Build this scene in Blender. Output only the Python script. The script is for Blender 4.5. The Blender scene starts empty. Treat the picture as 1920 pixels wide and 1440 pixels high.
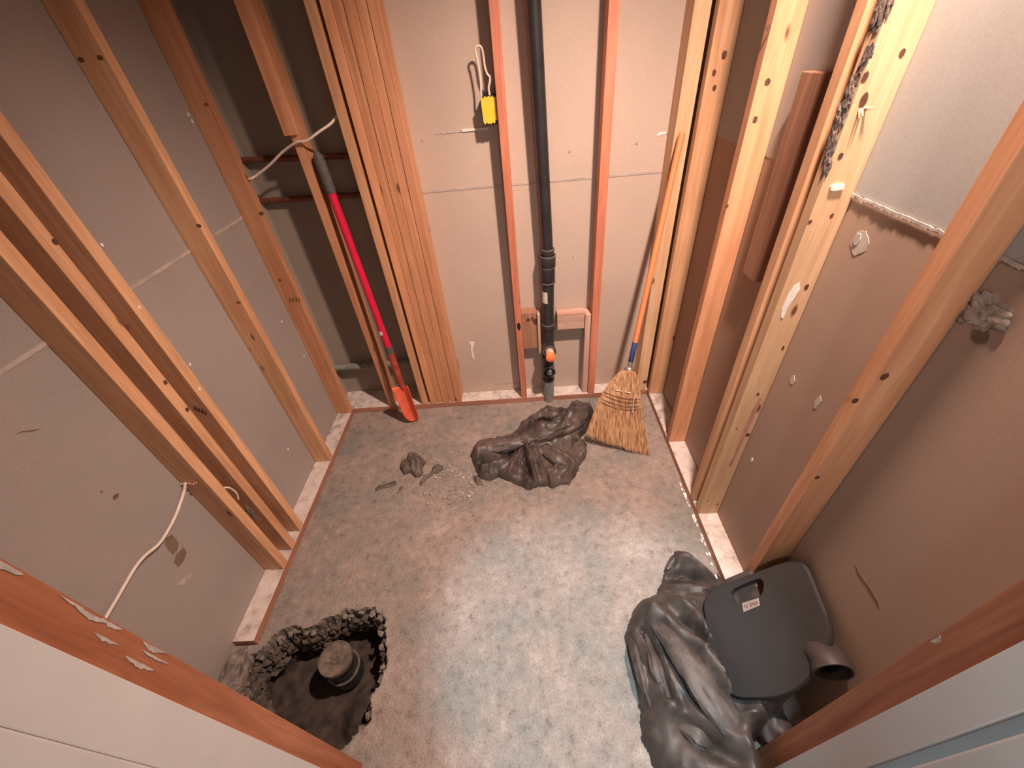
import bpy, bmesh, math, random
from mathutils import Vector, Matrix, noise
random.seed(7)
S = bpy.context.scene
COL = S.collection

# ------------------------------------------------------------------ camera
F = 763.17446925                       # focal length in pixels of a 1920x1440 frame
RX = (0.99694077, 0.06584328, 0.04211598)
RY = (-0.00946353, 0.63655928, -0.77116971)
RZ = (-0.07758566, 0.76841196, 0.63523501)
EYE = Vector((0.0, 0.0, 1.75))
cd = bpy.data.cameras.new('camera'); cam = bpy.data.objects.new('camera', cd); COL.objects.link(cam)
cd.sensor_fit = 'HORIZONTAL'; cd.sensor_width = 36.0; cd.lens = F / 1920 * 36.0
cd.clip_start = 0.01; cd.clip_end = 50
ROT = Matrix((RX, RY, RZ))
M4 = ROT.to_4x4(); M4.translation = EYE
cam.matrix_world = M4
S.camera = cam

# ------------------------------------------------------------------ world, lights, exposure
w = bpy.data.worlds.new('world'); S.world = w; w.use_nodes = True
bg = w.node_tree.nodes['Background']
bg.inputs[0].default_value = (0.86, 0.93, 1.0, 1); bg.inputs[1].default_value = 0.26
S.view_settings.view_transform = 'Standard'; S.view_settings.look = 'None'
S.view_settings.exposure = 0.17; S.view_settings.gamma = 1.0
try: S.view_settings.use_curve_mapping = False
except Exception: pass

def lamp(name, kind, loc, energy, color, size=0.1, target=None, **kw):
    d = bpy.data.lights.new(name, kind); o = bpy.data.objects.new(name, d); COL.objects.link(o)
    d.energy = energy; d.color = color; o.location = loc
    if kind in ('POINT', 'SPOT'): d.shadow_soft_size = size
    if kind == 'AREA': d.size = size
    for k, v in kw.items(): setattr(d, k, v)
    if target is not None:
        o.rotation_euler = (Vector(target) - Vector(loc)).to_track_quat('-Z', 'Y').to_euler()
    return o
BULB = (0.60, 0.80, 2.72)
lamp('closet_downlight', 'SPOT', BULB, 370.0, (1.0, 0.735, 0.61), 0.05, target=(-0.02, 1.42, 0.0),
     spot_size=math.radians(111), spot_blend=1.0)
lamp('hall_light', 'SPOT', (0.27, -0.45, 1.98), 32.0, (1.0, 0.97, 0.93), 0.08, target=(0.80, 0.75, 1.25),
     spot_size=math.radians(88), spot_blend=1.0)
lamp('hall_downlight', 'SPOT', (0.15, 0.0, 2.36), 205.0, (0.64, 0.90, 1.0), 0.03, target=(0.17, 0.57, 0.0),
     spot_size=math.radians(33), spot_blend=0.6)
lamp('casing_fill_spot', 'SPOT', (-0.45, -0.75, 1.55), 9.0, (0.70, 0.86, 1.0), 0.10, target=(0.60, 0.03, 1.15),
     spot_size=math.radians(38), spot_blend=1.0)  # added cool fill aimed at the right door casing; no window stands here

# ------------------------------------------------------------------ helpers
def ray(p): return ROT @ Vector((p[0]-960.0, -(p[1]-720.0), -F))
def atz(p, z=0.0): r = ray(p); return EYE + r*((z-EYE.z)/r.z)
def atx(p, x): r = ray(p); return EYE + r*(x/r.x)
def aty(p, y): r = ray(p); return EYE + r*(y/r.y)

def link(name, me, mat=None, parent=None):
    o = bpy.data.objects.new(name, me); COL.objects.link(o)
    if mat is not None:
        if isinstance(mat, (list, tuple)):
            for m in mat: me.materials.append(m)
        else: me.materials.append(mat)
    if parent is not None: o.parent = parent
    return o
def bm_obj(name, bm, mat=None, parent=None, smooth=False, origin=None):
    """mesh from a bmesh; vertices in world space, stored relative to origin / parent"""
    off = Vector(origin) if origin is not None else (parent_off(parent) if parent else Vector((0, 0, 0)))
    if off.length > 0: bmesh.ops.translate(bm, verts=bm.verts, vec=-off)
    bmesh.ops.recalc_face_normals(bm, faces=bm.faces)
    me = bpy.data.meshes.new(name); bm.to_mesh(me); bm.free()
    if smooth:
        for p in me.polygons: p.use_smooth = True
        try: me.set_sharp_from_angle(angle=math.radians(38))
        except Exception: pass
    o = link(name, me, mat, parent)
    if parent is None: o.location = off
    elif origin is not None: o.location = off - parent_off(parent)
    return o
def parent_off(o):
    v = Vector((0, 0, 0))
    while o is not None: v += Vector(o.location); o = o.parent
    return v
def empty(name, loc):
    o = bpy.data.objects.new(name, None); COL.objects.link(o); o.location = loc; o.empty_display_size = 0.05
    return o
def tag(o, label, cat, group=None, kind=None):
    o['label'] = label; o['category'] = cat
    if group: o['group'] = group
    if kind: o['kind'] = kind
    return o
def struct(o): o['kind'] = 'structure'; return o

def add_box(bm, c, s, bevel=0.0, rot=None):
    r = bmesh.ops.create_cube(bm, size=1.0); vs = r['verts']
    for v in vs: v.co = Vector((v.co.x*s[0], v.co.y*s[1], v.co.z*s[2]))
    if bevel > 0:
        es = list({e for v in vs for e in v.link_edges})
        rb = bmesh.ops.bevel(bm, geom=es, offset=bevel, segments=2, affect='EDGES', profile=0.6)
        vs = list({v for f in rb['faces'] for v in f.verts} | {v for v in vs if v.is_valid})
        seen = set(vs); st = list(vs)
        while st:
            v = st.pop()
            for e in v.link_edges:
                for u in e.verts:
                    if u not in seen: seen.add(u); st.append(u)
        vs = list(seen)
    for v in vs:
        if rot is not None: v.co = rot @ v.co
        v.co += Vector(c)
    return vs
def box_mm(bm, lo, hi, bevel=0.0):
    lo = Vector(lo); hi = Vector(hi)
    return add_box(bm, (lo+hi)/2, (hi-lo), bevel)
def frame_of(d):
    d = Vector(d).normalized(); a = Vector((0, 0, 1)) if abs(d.z) < 0.9 else Vector((1, 0, 0))
    u = d.cross(a).normalized(); v = d.cross(u).normalized(); return u, v
def add_tube(bm, pts, rad, n=12, cap=True):
    pts = [Vector(p) for p in pts]; rings = []
    R = rad if isinstance(rad, (list, tuple)) else [rad]*len(pts)
    u = None
    for i, p in enumerate(pts):
        d = (pts[min(i+1, len(pts)-1)] - pts[max(i-1, 0)]).normalized()
        if u is None: u, v = frame_of(d)
        else:
            u = (u - d*u.dot(d)).normalized(); v = d.cross(u)
        rings.append([bm.verts.new(p + (u*math.cos(2*math.pi*k/n) + v*math.sin(2*math.pi*k/n))*R[i]) for k in range(n)])
    for a, b in zip(rings, rings[1:]):
        for k in range(n): bm.faces.new((a[k], a[(k+1) % n], b[(k+1) % n], b[k]))
    if cap: bm.faces.new(rings[0]); bm.faces.new(rings[-1][::-1])
def smooth_path(pts, k=6):
    pts = [Vector(p) for p in pts]; P = [pts[0]*2-pts[1]] + pts + [pts[-1]*2-pts[-2]]; out = []
    for i in range(1, len(P)-2):
        for j in range(k):
            t = j/k; a, b, c, d = P[i-1], P[i], P[i+1], P[i+2]
            out.append(0.5*((2*b)+(c-a)*t+(2*a-5*b+4*c-d)*t*t+(3*b-a-3*c+d)*t*t*t))
    out.append(pts[-1]); return out
def add_lathe(bm, prof, origin, axis=(0, 0, 1), n=28):
    """prof: list of (radius, height)"""
    o = Vector(origin); d = Vector(axis).normalized(); u, v = frame_of(d); rings = []
    for r, h in prof:
        if r < 1e-5: rings.append([bm.verts.new(o+d*h)])
        else: rings.append([bm.verts.new(o+d*h+(u*math.cos(2*math.pi*k/n)+v*math.sin(2*math.pi*k/n))*r) for k in range(n)])
    for a, b in zip(rings, rings[1:]):
        for k in range(n):
            k2 = (k+1) % n
            if len(a) == 1 and len(b) == 1: continue
            if len(a) == 1: bm.faces.new((a[0], b[k], b[k2]))
            elif len(b) == 1: bm.faces.new((a[k], a[k2], b[0]))
            else: bm.faces.new((a[k], a[k2], b[k2], b[k]))
def add_slab(bm, pts, nrm, th):
    """closed prism: outline pts (3D, planar) extruded by th along nrm"""
    nrm = Vector(nrm).normalized(); pts = [Vector(p) for p in pts]
    a = [bm.verts.new(p) for p in pts]; b = [bm.verts.new(p+nrm*th) for p in pts]; n = len(pts)
    bm.faces.new(a[::-1]); bm.faces.new(b)
    for i in range(n): bm.faces.new((a[i], a[(i+1) % n], b[(i+1) % n], b[i]))

# ------------------------------------------------------------------ materials
def new_mat(name):
    m = bpy.data.materials.new(name); m.use_nodes = True; nt = m.node_tree
    b = nt.nodes['Principled BSDF']; return m, nt, b
def nd(nt, t, **kw):
    n = nt.nodes.new(t)
    for k, v in kw.items():
        if k.startswith('i_'): n.inputs[k[2:]].default_value = v
        else: setattr(n, k, v)
    return n
def ramp(nt, stops):
    r = nt.nodes.new('ShaderNodeValToRGB'); e = r.color_ramp.elements
    while len(e) < len(stops): e.new(0.5)
    for i, (p, c) in enumerate(stops): e[i].position = p; e[i].color = (*c, 1)
    return r
def mix(nt, fac, a, b, mode='MIX'):
    m = nt.nodes.new('ShaderNodeMix'); m.data_type = 'RGBA'; m.blend_type = mode
    for s, v in ((m.inputs[0], fac), (m.inputs[6], a), (m.inputs[7], b)):
        if hasattr(v, 'is_output') or isinstance(v, bpy.types.NodeSocket): nt.links.new(v, s)
        elif isinstance(v, (int, float)): s.default_value = v
        else: s.default_value = (*v, 1)
    return m.outputs[2]
def plain(name, col, rough=0.6, metal=0.0, nscale=30, amt=0.25, bump=0.1, col2=None):
    m, nt, b = new_mat(name); tc = nd(nt, 'ShaderNodeTexCoord')
    n = nd(nt, 'ShaderNodeTexNoise', i_Scale=nscale, i_Detail=6.0); nt.links.new(tc.outputs['Object'], n.inputs['Vector'])
    c2 = col2 if col2 else tuple(c*(1-amt) for c in col)
    r = ramp(nt, [(0.35, c2), (0.65, col)]); nt.links.new(n.outputs[0], r.inputs[0])
    nt.links.new(r.outputs[0], b.inputs['Base Color']); b.inputs['Roughness'].default_value = rough; b.inputs['Metallic'].default_value = metal
    if bump:
        bp = nd(nt, 'ShaderNodeBump', i_Strength=bump, i_Distance=0.002); nt.links.new(n.outputs[0], bp.inputs['Height']); nt.links.new(bp.outputs[0], b.inputs['Normal'])
    return m
def wood(name, light, dark, knot=(0.16, 0.06, 0.028), dust=0.0, grain=1.0, knots=0.085):
    m, nt, b = new_mat(name); L = nt.links
    tc = nd(nt, 'ShaderNodeTexCoord'); oi = nd(nt, 'ShaderNodeObjectInfo')
    sc = nd(nt, 'ShaderNodeMath', operation='MULTIPLY'); sc.inputs[1].default_value = 37.0; L.new(oi.outputs['Random'], sc.inputs[0])
    ad = nd(nt, 'ShaderNodeVectorMath', operation='ADD'); L.new(tc.outputs['Object'], ad.inputs[0]); L.new(sc.outputs[0], ad.inputs[1])
    # soft warp so the grain wanders
    mp0 = nd(nt, 'ShaderNodeMapping'); mp0.inputs['Scale'].default_value = (3, 3, 1.4); L.new(ad.outputs[0], mp0.inputs['Vector'])
    wn = nd(nt, 'ShaderNodeTexNoise', i_Scale=1.6, i_Detail=2.0); L.new(mp0.outputs[0], wn.inputs['Vector'])
    wsc = nd(nt, 'ShaderNodeVectorMath', operation='SCALE'); wsc.inputs['Scale'].default_value = 0.05; L.new(wn.outputs[1], wsc.inputs[0])
    ad2 = nd(nt, 'ShaderNodeVectorMath', operation='ADD'); L.new(ad.outputs[0], ad2.inputs[0]); L.new(wsc.outputs[0], ad2.inputs[1])
    mp = nd(nt, 'ShaderNodeMapping'); mp.inputs['Scale'].default_value = (46, 46, 1.5); L.new(ad2.outputs[0], mp.inputs['Vector'])
    g = nd(nt, 'ShaderNodeTexNoise', i_Scale=1.0, i_Detail=5.0, i_Roughness=0.55); L.new(mp.outputs[0], g.inputs['Vector'])
    r = ramp(nt, [(0.30, dark), (0.50, tuple((a+c)/2 for a, c in zip(light, dark))), (0.66, light)]); L.new(g.outputs[0], r.inputs[0])
    mp2 = nd(nt, 'ShaderNodeMapping'); mp2.inputs['Scale'].default_value = (260, 260, 6); L.new(ad2.outputs[0], mp2.inputs['Vector'])
    g2 = nd(nt, 'ShaderNodeTexNoise', i_Scale=1.0, i_Detail=3.0); L.new(mp2.outputs[0], g2.inputs['Vector'])
    fr = ramp(nt, [(0.3, (0.80, 0.78, 0.76)), (0.7, (1.06, 1.05, 1.05))]); L.new(g2.outputs[0], fr.inputs[0])
    c = mix(nt, 0.55*grain, r.outputs[0], fr.outputs[0], 'MULTIPLY')
    # large tone drift along the board
    mp3 = nd(nt, 'ShaderNodeMapping'); mp3.inputs['Scale'].default_value = (6, 6, 2.2); L.new(ad.outputs[0], mp3.inputs['Vector'])
    g3 = nd(nt, 'ShaderNodeTexNoise', i_Scale=1.0, i_Detail=2.0); L.new(mp3.outputs[0], g3.inputs['Vector'])
    tr = ramp(nt, [(0.3, (0.80, 0.74, 0.70)), (0.7, (1.1, 1.1, 1.1))]); L.new(g3.outputs[0], tr.inputs[0])
    c = mix(nt, 0.7, c, tr.outputs[0], 'MULTIPLY')
    # knots
    mp4 = nd(nt, 'ShaderNodeMapping'); mp4.inputs['Scale'].default_value = (9, 9, 3.2); L.new(ad2.outputs[0], mp4.inputs['Vector'])
    vo = nd(nt, 'ShaderNodeTexVoronoi', i_Scale=1.0, i_Randomness=1.0); L.new(mp4.outputs[0], vo.inputs['Vector'])
    kr = ramp(nt, [(knots*0.45, (1, 1, 1)), (knots, (0, 0, 0))]); L.new(vo.outputs['Distance'], kr.inputs[0])
    c = mix(nt, kr.outputs[0], c, knot)
    # per-board tone
    hs = nd(nt, 'ShaderNodeHueSaturation'); mr = nd(nt, 'ShaderNodeMapRange'); mr.inputs[3].default_value = 0.88; mr.inputs[4].default_value = 1.12
    L.new(oi.outputs['Random'], mr.inputs[0]); L.new(mr.outputs[0], hs.inputs['Value']); L.new(c, hs.inputs['Color']); c = hs.outputs[0]
    # plaster dust lying on surfaces that face up
    if dust > 0:
        ge = nd(nt, 'ShaderNodeNewGeometry'); sp = nd(nt, 'ShaderNodeSeparateXYZ'); L.new(ge.outputs['Normal'], sp.inputs[0])
        dn = nd(nt, 'ShaderNodeTexNoise', i_Scale=26.0, i_Detail=6.0); L.new(tc.outputs['Object'], dn.inputs['Vector'])
        dr = ramp(nt, [(0.30, (0.30, 0.27, 0.25)), (0.46, (0.58, 0.52, 0.48)), (0.7, (0.70, 0.64, 0.60))]); L.new(dn.outputs[0], dr.inputs[0])
        th = nd(nt, 'ShaderNodeMath', operation='GREATER_THAN'); th.inputs[1].default_value = 0.8; L.new(sp.outputs[2], th.inputs[0])
        mu = nd(nt, 'ShaderNodeMath', operation='MULTIPLY'); mu.inputs[1].default_value = dust; L.new(th.outputs[0], mu.inputs[0])
        c = mix(nt, mu.outputs[0], c, dr.outputs[0])
    L.new(c, b.inputs['Base Color']); b.inputs['Roughness'].default_value = 0.58
    bp = nd(nt, 'ShaderNodeBump', i_Strength=0.25, i_Distance=0.0015); L.new(g2.outputs[0], bp.inputs['Height']); L.new(bp.outputs[0], b.inputs['Normal'])
    return m
def drywall(name, c1, c2):
    m, nt, b = new_mat(name); L = nt.links; tc = nd(nt, 'ShaderNodeTexCoord')
    n = nd(nt, 'ShaderNodeTexNoise', i_Scale=2.4, i_Detail=4.0); L.new(tc.outputs['Object'], n.inputs['Vector'])
    r = ramp(nt, [(0.3, c1), (0.7, c2)]); L.new(n.outputs[0], r.inputs[0])
    n2 = nd(nt, 'ShaderNodeTexNoise', i_Scale=180.0, i_Detail=3.0); L.new(tc.outputs['Object'], n2.inputs['Vector'])
    r2 = ramp(nt, [(0.35, (0.93, 0.92, 0.91)), (0.65, (1.03, 1.03, 1.03))]); L.new(n2.outputs[0], r2.inputs[0])
    c = mix(nt, 0.8, r.outputs[0], r2.outputs[0], 'MULTIPLY')
    # occasional scuffs
    n3 = nd(nt, 'ShaderNodeTexNoise', i_Scale=7.0, i_Detail=8.0, i_Roughness=0.7); L.new(tc.outputs['Object'], n3.inputs['Vector'])
    r3 = ramp(nt, [(0.67, (0, 0, 0)), (0.76, (0.35, 0.35, 0.35))]); L.new(n3.outputs[0], r3.inputs[0])
    c = mix(nt, r3.outputs[0], c, tuple(x*0.7 for x in c1))
    L.new(c, b.inputs['Base Color']); b.inputs['Roughness'].default_value = 0.72
    bp = nd(nt, 'ShaderNodeBump', i_Strength=0.03, i_Distance=0.0005); L.new(n2.outputs[0], bp.inputs['Height']); L.new(bp.outputs[0], b.inputs['Normal'])
    return m
def concrete(name):
    m, nt, b = new_mat(name); L = nt.links; tc = nd(nt, 'ShaderNodeTexCoord')
    n1 = nd(nt, 'ShaderNodeTexNoise', i_Scale=3.4, i_Detail=8.0, i_Roughness=0.62); L.new(tc.outputs['Object'], n1.inputs['Vector'])
    n2 = nd(nt, 'ShaderNodeTexNoise', i_Scale=26.0, i_Detail=8.0, i_Roughness=0.7); L.new(tc.outputs['Object'], n2.inputs['Vector'])
    n3 = nd(nt, 'ShaderNodeTexNoise', i_Scale=150.0, i_Detail=4.0); L.new(tc.outputs['Object'], n3.inputs['Vector'])
    r1 = ramp(nt, [(0.34, (0.232, 0.228, 0.208)), (0.47, (0.285, 0.245, 0.218)), (0.56, (0.34, 0.275, 0.240)), (0.68, (0.41, 0.35, 0.315))]); L.new(n1.outputs[0], r1.inputs[0])
    r2 = ramp(nt, [(0.28, (0.42, 0.40, 0.38)), (0.44, (0.86, 0.85, 0.84)), (0.58, (1.0, 1.0, 1.0)), (0.72, (1.35, 1.33, 1.28))]); L.new(n2.outputs[0], r2.inputs[0])
    c = mix(nt, 1.0, r1.outputs[0], r2.outputs[0], 'MULTIPLY')
    r3 = ramp(nt, [(0.32, (0.72, 0.71, 0.70)), (0.5, (1, 1, 1)), (0.7, (1.12, 1.12, 1.12))]); L.new(n3.outputs[0], r3.inputs[0])
    c = mix(nt, 0.7, c, r3.outputs[0], 'MULTIPLY')
    L.new(c, b.inputs['Base Color']); b.inputs['Roughness'].default_value = 0.68
    ad = nd(nt, 'ShaderNodeMath', operation='ADD'); L.new(n2.outputs[0], ad.inputs[0]); L.new(n3.outputs[0], ad.inputs[1])
    bp = nd(nt, 'ShaderNodeBump', i_Strength=0.85, i_Distance=0.006); L.new(ad.outputs[0], bp.inputs['Height']); L.new(bp.outputs[0], b.inputs['Normal'])
    return m
def plastic_sheet(name, dark=(0.026, 0.022, 0.021), dusty=(0.125, 0.095, 0.083), rough=0.40):
    m, nt, b = new_mat(name); L = nt.links; tc = nd(nt, 'ShaderNodeTexCoord')
    n = nd(nt, 'ShaderNodeTexNoise', i_Scale=9.0, i_Detail=8.0, i_Roughness=0.65); L.new(tc.outputs['Object'], n.inputs['Vector'])
    r = ramp(nt, [(0.34, dark), (0.62, dusty)]); L.new(n.outputs[0], r.inputs[0]); L.new(r.outputs[0], b.inputs['Base Color'])
    rr = nd(nt, 'ShaderNodeMapRange'); rr.inputs[3].default_value = rough-0.1; rr.inputs[4].default_value = rough+0.22; L.new(n.outputs[0], rr.inputs[0]); L.new(rr.outputs[0], b.inputs['Roughness'])
    n2 = nd(nt, 'ShaderNodeTexNoise', i_Scale=38.0, i_Detail=5.0, i_Distortion=0.8); L.new(tc.outputs['Object'], n2.inputs['Vector'])
    bp = nd(nt, 'ShaderNodeBump', i_Strength=0.35, i_Distance=0.004); L.new(n2.outputs[0], bp.inputs['Height']); L.new(bp.outputs[0], b.inputs['Normal'])
    return m

W_ORANGE = wood('wood_orange', (0.74, 0.385, 0.215), (0.56, 0.25, 0.12))
W_TAN = wood('wood_tan', (0.78, 0.47, 0.27), (0.61, 0.32, 0.165))
W_RED = wood('wood_red', (0.66, 0.26, 0.16), (0.50, 0.165, 0.095))
W_YELLOW = wood('wood_yellow', (0.72, 0.50, 0.31), (0.60, 0.37, 0.20))
W_BROWN = wood('wood_brown', (0.40, 0.22, 0.14), (0.27, 0.13, 0.08))
W_JAMB = wood('wood_jamb', (0.42, 0.165, 0.080), (0.27, 0.085, 0.036))
W_PLATE = wood('wood_sole_plate', (0.54, 0.27, 0.18), (0.40, 0.17, 0.11), dust=0.93)
W_WHITE = wood('wood_limed', (0.66, 0.47, 0.38), (0.52, 0.29, 0.21))
W_BROOM = wood('broom_handle_paint', (0.74, 0.27, 0.11), (0.64, 0.20, 0.07), knots=0.02)
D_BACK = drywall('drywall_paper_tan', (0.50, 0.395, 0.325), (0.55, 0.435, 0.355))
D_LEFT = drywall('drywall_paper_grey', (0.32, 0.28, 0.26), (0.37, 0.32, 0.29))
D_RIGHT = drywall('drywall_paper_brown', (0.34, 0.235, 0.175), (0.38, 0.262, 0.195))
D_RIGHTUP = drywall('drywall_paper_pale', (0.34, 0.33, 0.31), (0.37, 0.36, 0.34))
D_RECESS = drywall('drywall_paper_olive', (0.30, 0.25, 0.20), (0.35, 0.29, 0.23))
WHITE = plain('white_paint', (0.62, 0.59, 0.56), 0.55, nscale=8, amt=0.06, bump=0.03)
CHALK = plain('joint_compound', (0.52, 0.45, 0.39), 0.8, nscale=60, amt=0.3, bump=0.3)
CHALKW = plain('chalk_white', (0.85, 0.80, 0.74), 0.8, nscale=60, amt=0.12, bump=0.3)
TAPE = plain('pale_tape_line', (0.50, 0.42, 0.365), 0.8, nscale=25, amt=0.22)
STAIN = plain('brown_stain', (0.20, 0.125, 0.08), 0.8, nscale=30, amt=0.3, bump=0.0)
CONC = concrete('dusty_concrete')
STONE = plain('pit_stone', (0.12, 0.092, 0.076), 0.9, nscale=40, amt=0.55, bump=1.0)
DIRT = plain('dark_soil', (0.066, 0.047, 0.038), 0.9, nscale=22, amt=0.55, bump=0.9)
BREAK = plain('broken_concrete', (0.25, 0.21, 0.18), 0.9, nscale=34, amt=0.55, bump=1.0)
PIPE_BLK = plain('black_pipe_plastic', (0.022, 0.022, 0.024), 0.33, nscale=14, col2=(0.035, 0.033, 0.033), bump=0.03)
PIPE_RIM = plain('dusty_black_rim', (0.15, 0.135, 0.125), 0.6, nscale=40, amt=0.5)
PIPE_GREY = plain('dusty_grey_pipe', (0.27, 0.27, 0.245), 0.5, nscale=40, amt=0.38, bump=0.05)
CAP_DUST = plain('dusty_cap', (0.175, 0.135, 0.11), 0.7, nscale=36, amt=0.5, bump=0.4)
ORANGE = plain('orange_plug', (0.95, 0.28, 0.10), 0.5, nscale=20, amt=0.1)
PINKISH = plain('pale_pipe_stub', (0.62, 0.46, 0.38), 0.6, nscale=30, amt=0.2)
YELLOW = plain('yellow_plastic', (0.92, 0.60, 0.05), 0.45, nscale=30, amt=0.1)
BLACK = plain('black_plastic', (0.015, 0.014, 0.014), 0.5, nscale=30, amt=0.3)
LABELW = plain('paper_label', (0.80, 0.73, 0.66), 0.6, nscale=90, amt=0.2)
WIRE = plain('white_cable', (0.78, 0.66, 0.56), 0.5, nscale=50, amt=0.12)
COPPER = plain('tarnished_copper', (0.27, 0.10, 0.065), 0.45, metal=0.5, nscale=20, amt=0.4)
GRIP = plain('grey_rubber_grip', (0.10, 0.095, 0.085), 0.7, nscale=60, amt=0.3)
REDROD = plain('red_fibreglass', (0.66, 0.014, 0.058), 0.28, nscale=18, amt=0.12, bump=0.02)
REDMETAL = plain('worn_red_socket', (0.46, 0.075, 0.045), 0.45, nscale=30, amt=0.45)
SPADE = plain('orange_blade', (0.90, 0.165, 0.085), 0.30, nscale=16, amt=0.22, bump=0.05)
BLUE = plain('blue_sleeve', (0.035, 0.065, 0.19), 0.5, nscale=30, amt=0.2)
METAL = plain('wire_metal', (0.50, 0.45, 0.40), 0.35, metal=0.7, nscale=60, amt=0.3)
STITCH = plain('dark_stitching', (0.16, 0.05, 0.035), 0.8, nscale=60, amt=0.3)
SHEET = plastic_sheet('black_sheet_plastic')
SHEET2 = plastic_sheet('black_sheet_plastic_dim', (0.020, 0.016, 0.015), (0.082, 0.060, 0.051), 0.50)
SCRAP = plastic_sheet('dirty_scrap', (0.05, 0.042, 0.036), (0.16, 0.125, 0.105), 0.6)
PAD = plain('grey_foam_pad', (0.027, 0.023, 0.022), 0.62, nscale=6, amt=0.22, bump=0.05)
PALEFOAM = plain('pale_grey_rubber', (0.060, 0.047, 0.044), 0.55, nscale=12, amt=0.25)
INK = plain('ink_stamp', (0.17, 0.075, 0.035), 0.8, nscale=60, amt=0.3, bump=0)
LABELTXT = plain('label_print', (0.16, 0.06, 0.05), 0.7, nscale=60, amt=0.3, bump=0)
KNOT = plain('dark_knot', (0.13, 0.05, 0.03), 0.7, nscale=60, amt=0.4)
PEB = plain('grey_pebbles', (0.46, 0.385, 0.34), 0.85, nscale=16, amt=0.45)

def straw_mat():
    m, nt, b = new_mat('broom_corn'); L = nt.links; tc = nd(nt, 'ShaderNodeTexCoord')
    mp = nd(nt, 'ShaderNodeMapping'); mp.inputs['Scale'].default_value = (170, 60, 5); L.new(tc.outputs['Object'], mp.inputs['Vector'])
    n = nd(nt, 'ShaderNodeTexNoise', i_Scale=1.0, i_Detail=3.0); L.new(mp.outputs[0], n.inputs['Vector'])
    r = ramp(nt, [(0.32, (0.28, 0.13, 0.065)), (0.5, (0.52, 0.30, 0.155)), (0.7, (0.72, 0.48, 0.28))]); L.new(n.outputs[0], r.inputs[0])
    L.new(r.outputs[0], b.inputs['Base Color']); b.inputs['Roughness'].default_value = 0.6
    return m
STRAW = straw_mat()

# ------------------------------------------------------------------ room dimensions (metres)
XL, XR = -1.235, 0.822        # faces of the left and right drywall
YB, YD = 2.024, 2.112         # back drywall, and the deeper back drywall of the left bay
FXL, FXR, FYB = -1.146, 0.735, 1.935   # faces of the stud rows
PT = 0.038; ZC = 2.74

def board(name, lo, hi, axis, mat, label, cat='stud', group=None, bevel=0.0025, bend=0.0):
    """one sawn board from corner lo to corner hi, its length along axis; local Z runs along the grain"""
    lo = Vector(lo); hi = Vector(hi); s = hi-lo; c = (lo+hi)/2; base = c.copy(); base[axis] = lo[axis]
    if axis == 2: rot = Matrix.Identity(3); dims = (s.x, s.y, s.z)
    elif axis == 0: rot = Matrix(((0, 0, 1), (0, 1, 0), (-1, 0, 0))); dims = (s.z, s.y, s.x)
    else: rot = Matrix(((1, 0, 0), (0, 0, 1), (0, -1, 0))); dims = (s.x, s.z, s.y)
    bm = bmesh.new(); add_box(bm, (0, 0, dims[2]/2), dims, bevel)
    me = bpy.data.meshes.new(name); bmesh.ops.recalc_face_normals(bm, faces=bm.faces); bm.to_mesh(me); bm.free()
    o = link(name, me, mat); o.location = base; o.rotation_euler = rot.to_euler()
    if label: tag(o, label, cat, group)
    return o
def child_on(o, bm, name, mat, smooth=False):
    """bm given in world space, attached to the (possibly turned) thing o"""
    Mi = (Matrix.Translation(o.location) @ o.rotation_euler.to_matrix().to_4x4()).inverted()
    bmesh.ops.transform(bm, matrix=Mi, verts=bm.verts)
    bmesh.ops.recalc_face_normals(bm, faces=bm.faces)
    me = bpy.data.meshes.new(name); bm.to_mesh(me); bm.free()
    if smooth:
        for p in me.polygons: p.use_smooth = True
    return link(name, me, mat, o)

# ------------------------------------------------------------------ walls and ceiling
def wallbox(name, lo, hi, mat, parent=None):
    bm = bmesh.new(); box_mm(bm, lo, hi); o = bm_obj(name, bm, mat, parent)
    if parent is None: struct(o)
    return o
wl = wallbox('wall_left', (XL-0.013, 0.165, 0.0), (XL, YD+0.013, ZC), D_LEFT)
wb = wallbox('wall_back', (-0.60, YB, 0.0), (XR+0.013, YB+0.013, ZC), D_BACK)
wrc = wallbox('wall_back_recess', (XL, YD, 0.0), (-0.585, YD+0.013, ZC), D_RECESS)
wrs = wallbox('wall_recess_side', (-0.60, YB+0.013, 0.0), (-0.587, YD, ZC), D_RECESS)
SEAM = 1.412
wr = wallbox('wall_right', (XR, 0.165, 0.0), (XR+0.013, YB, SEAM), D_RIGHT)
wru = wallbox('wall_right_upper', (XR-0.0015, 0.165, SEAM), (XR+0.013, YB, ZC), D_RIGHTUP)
struct(wallbox('ceiling', (XL-0.3, -1.2, ZC), (XR+0.4, YD+0.05, ZC+0.02), D_LEFT))
wf = bmesh.new()
box_mm(wf, (XL-0.10, 0.138, 0.0), (-0.66, 0.151, ZC)); box_mm(wf, (0.66, 0.138, 0.0), (XR+0.10, 0.151, ZC)); box_mm(wf, (-0.66, 0.138, 2.12), (0.66, 0.151, ZC))
struct(bm_obj('wall_front', wf, WHITE))

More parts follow.
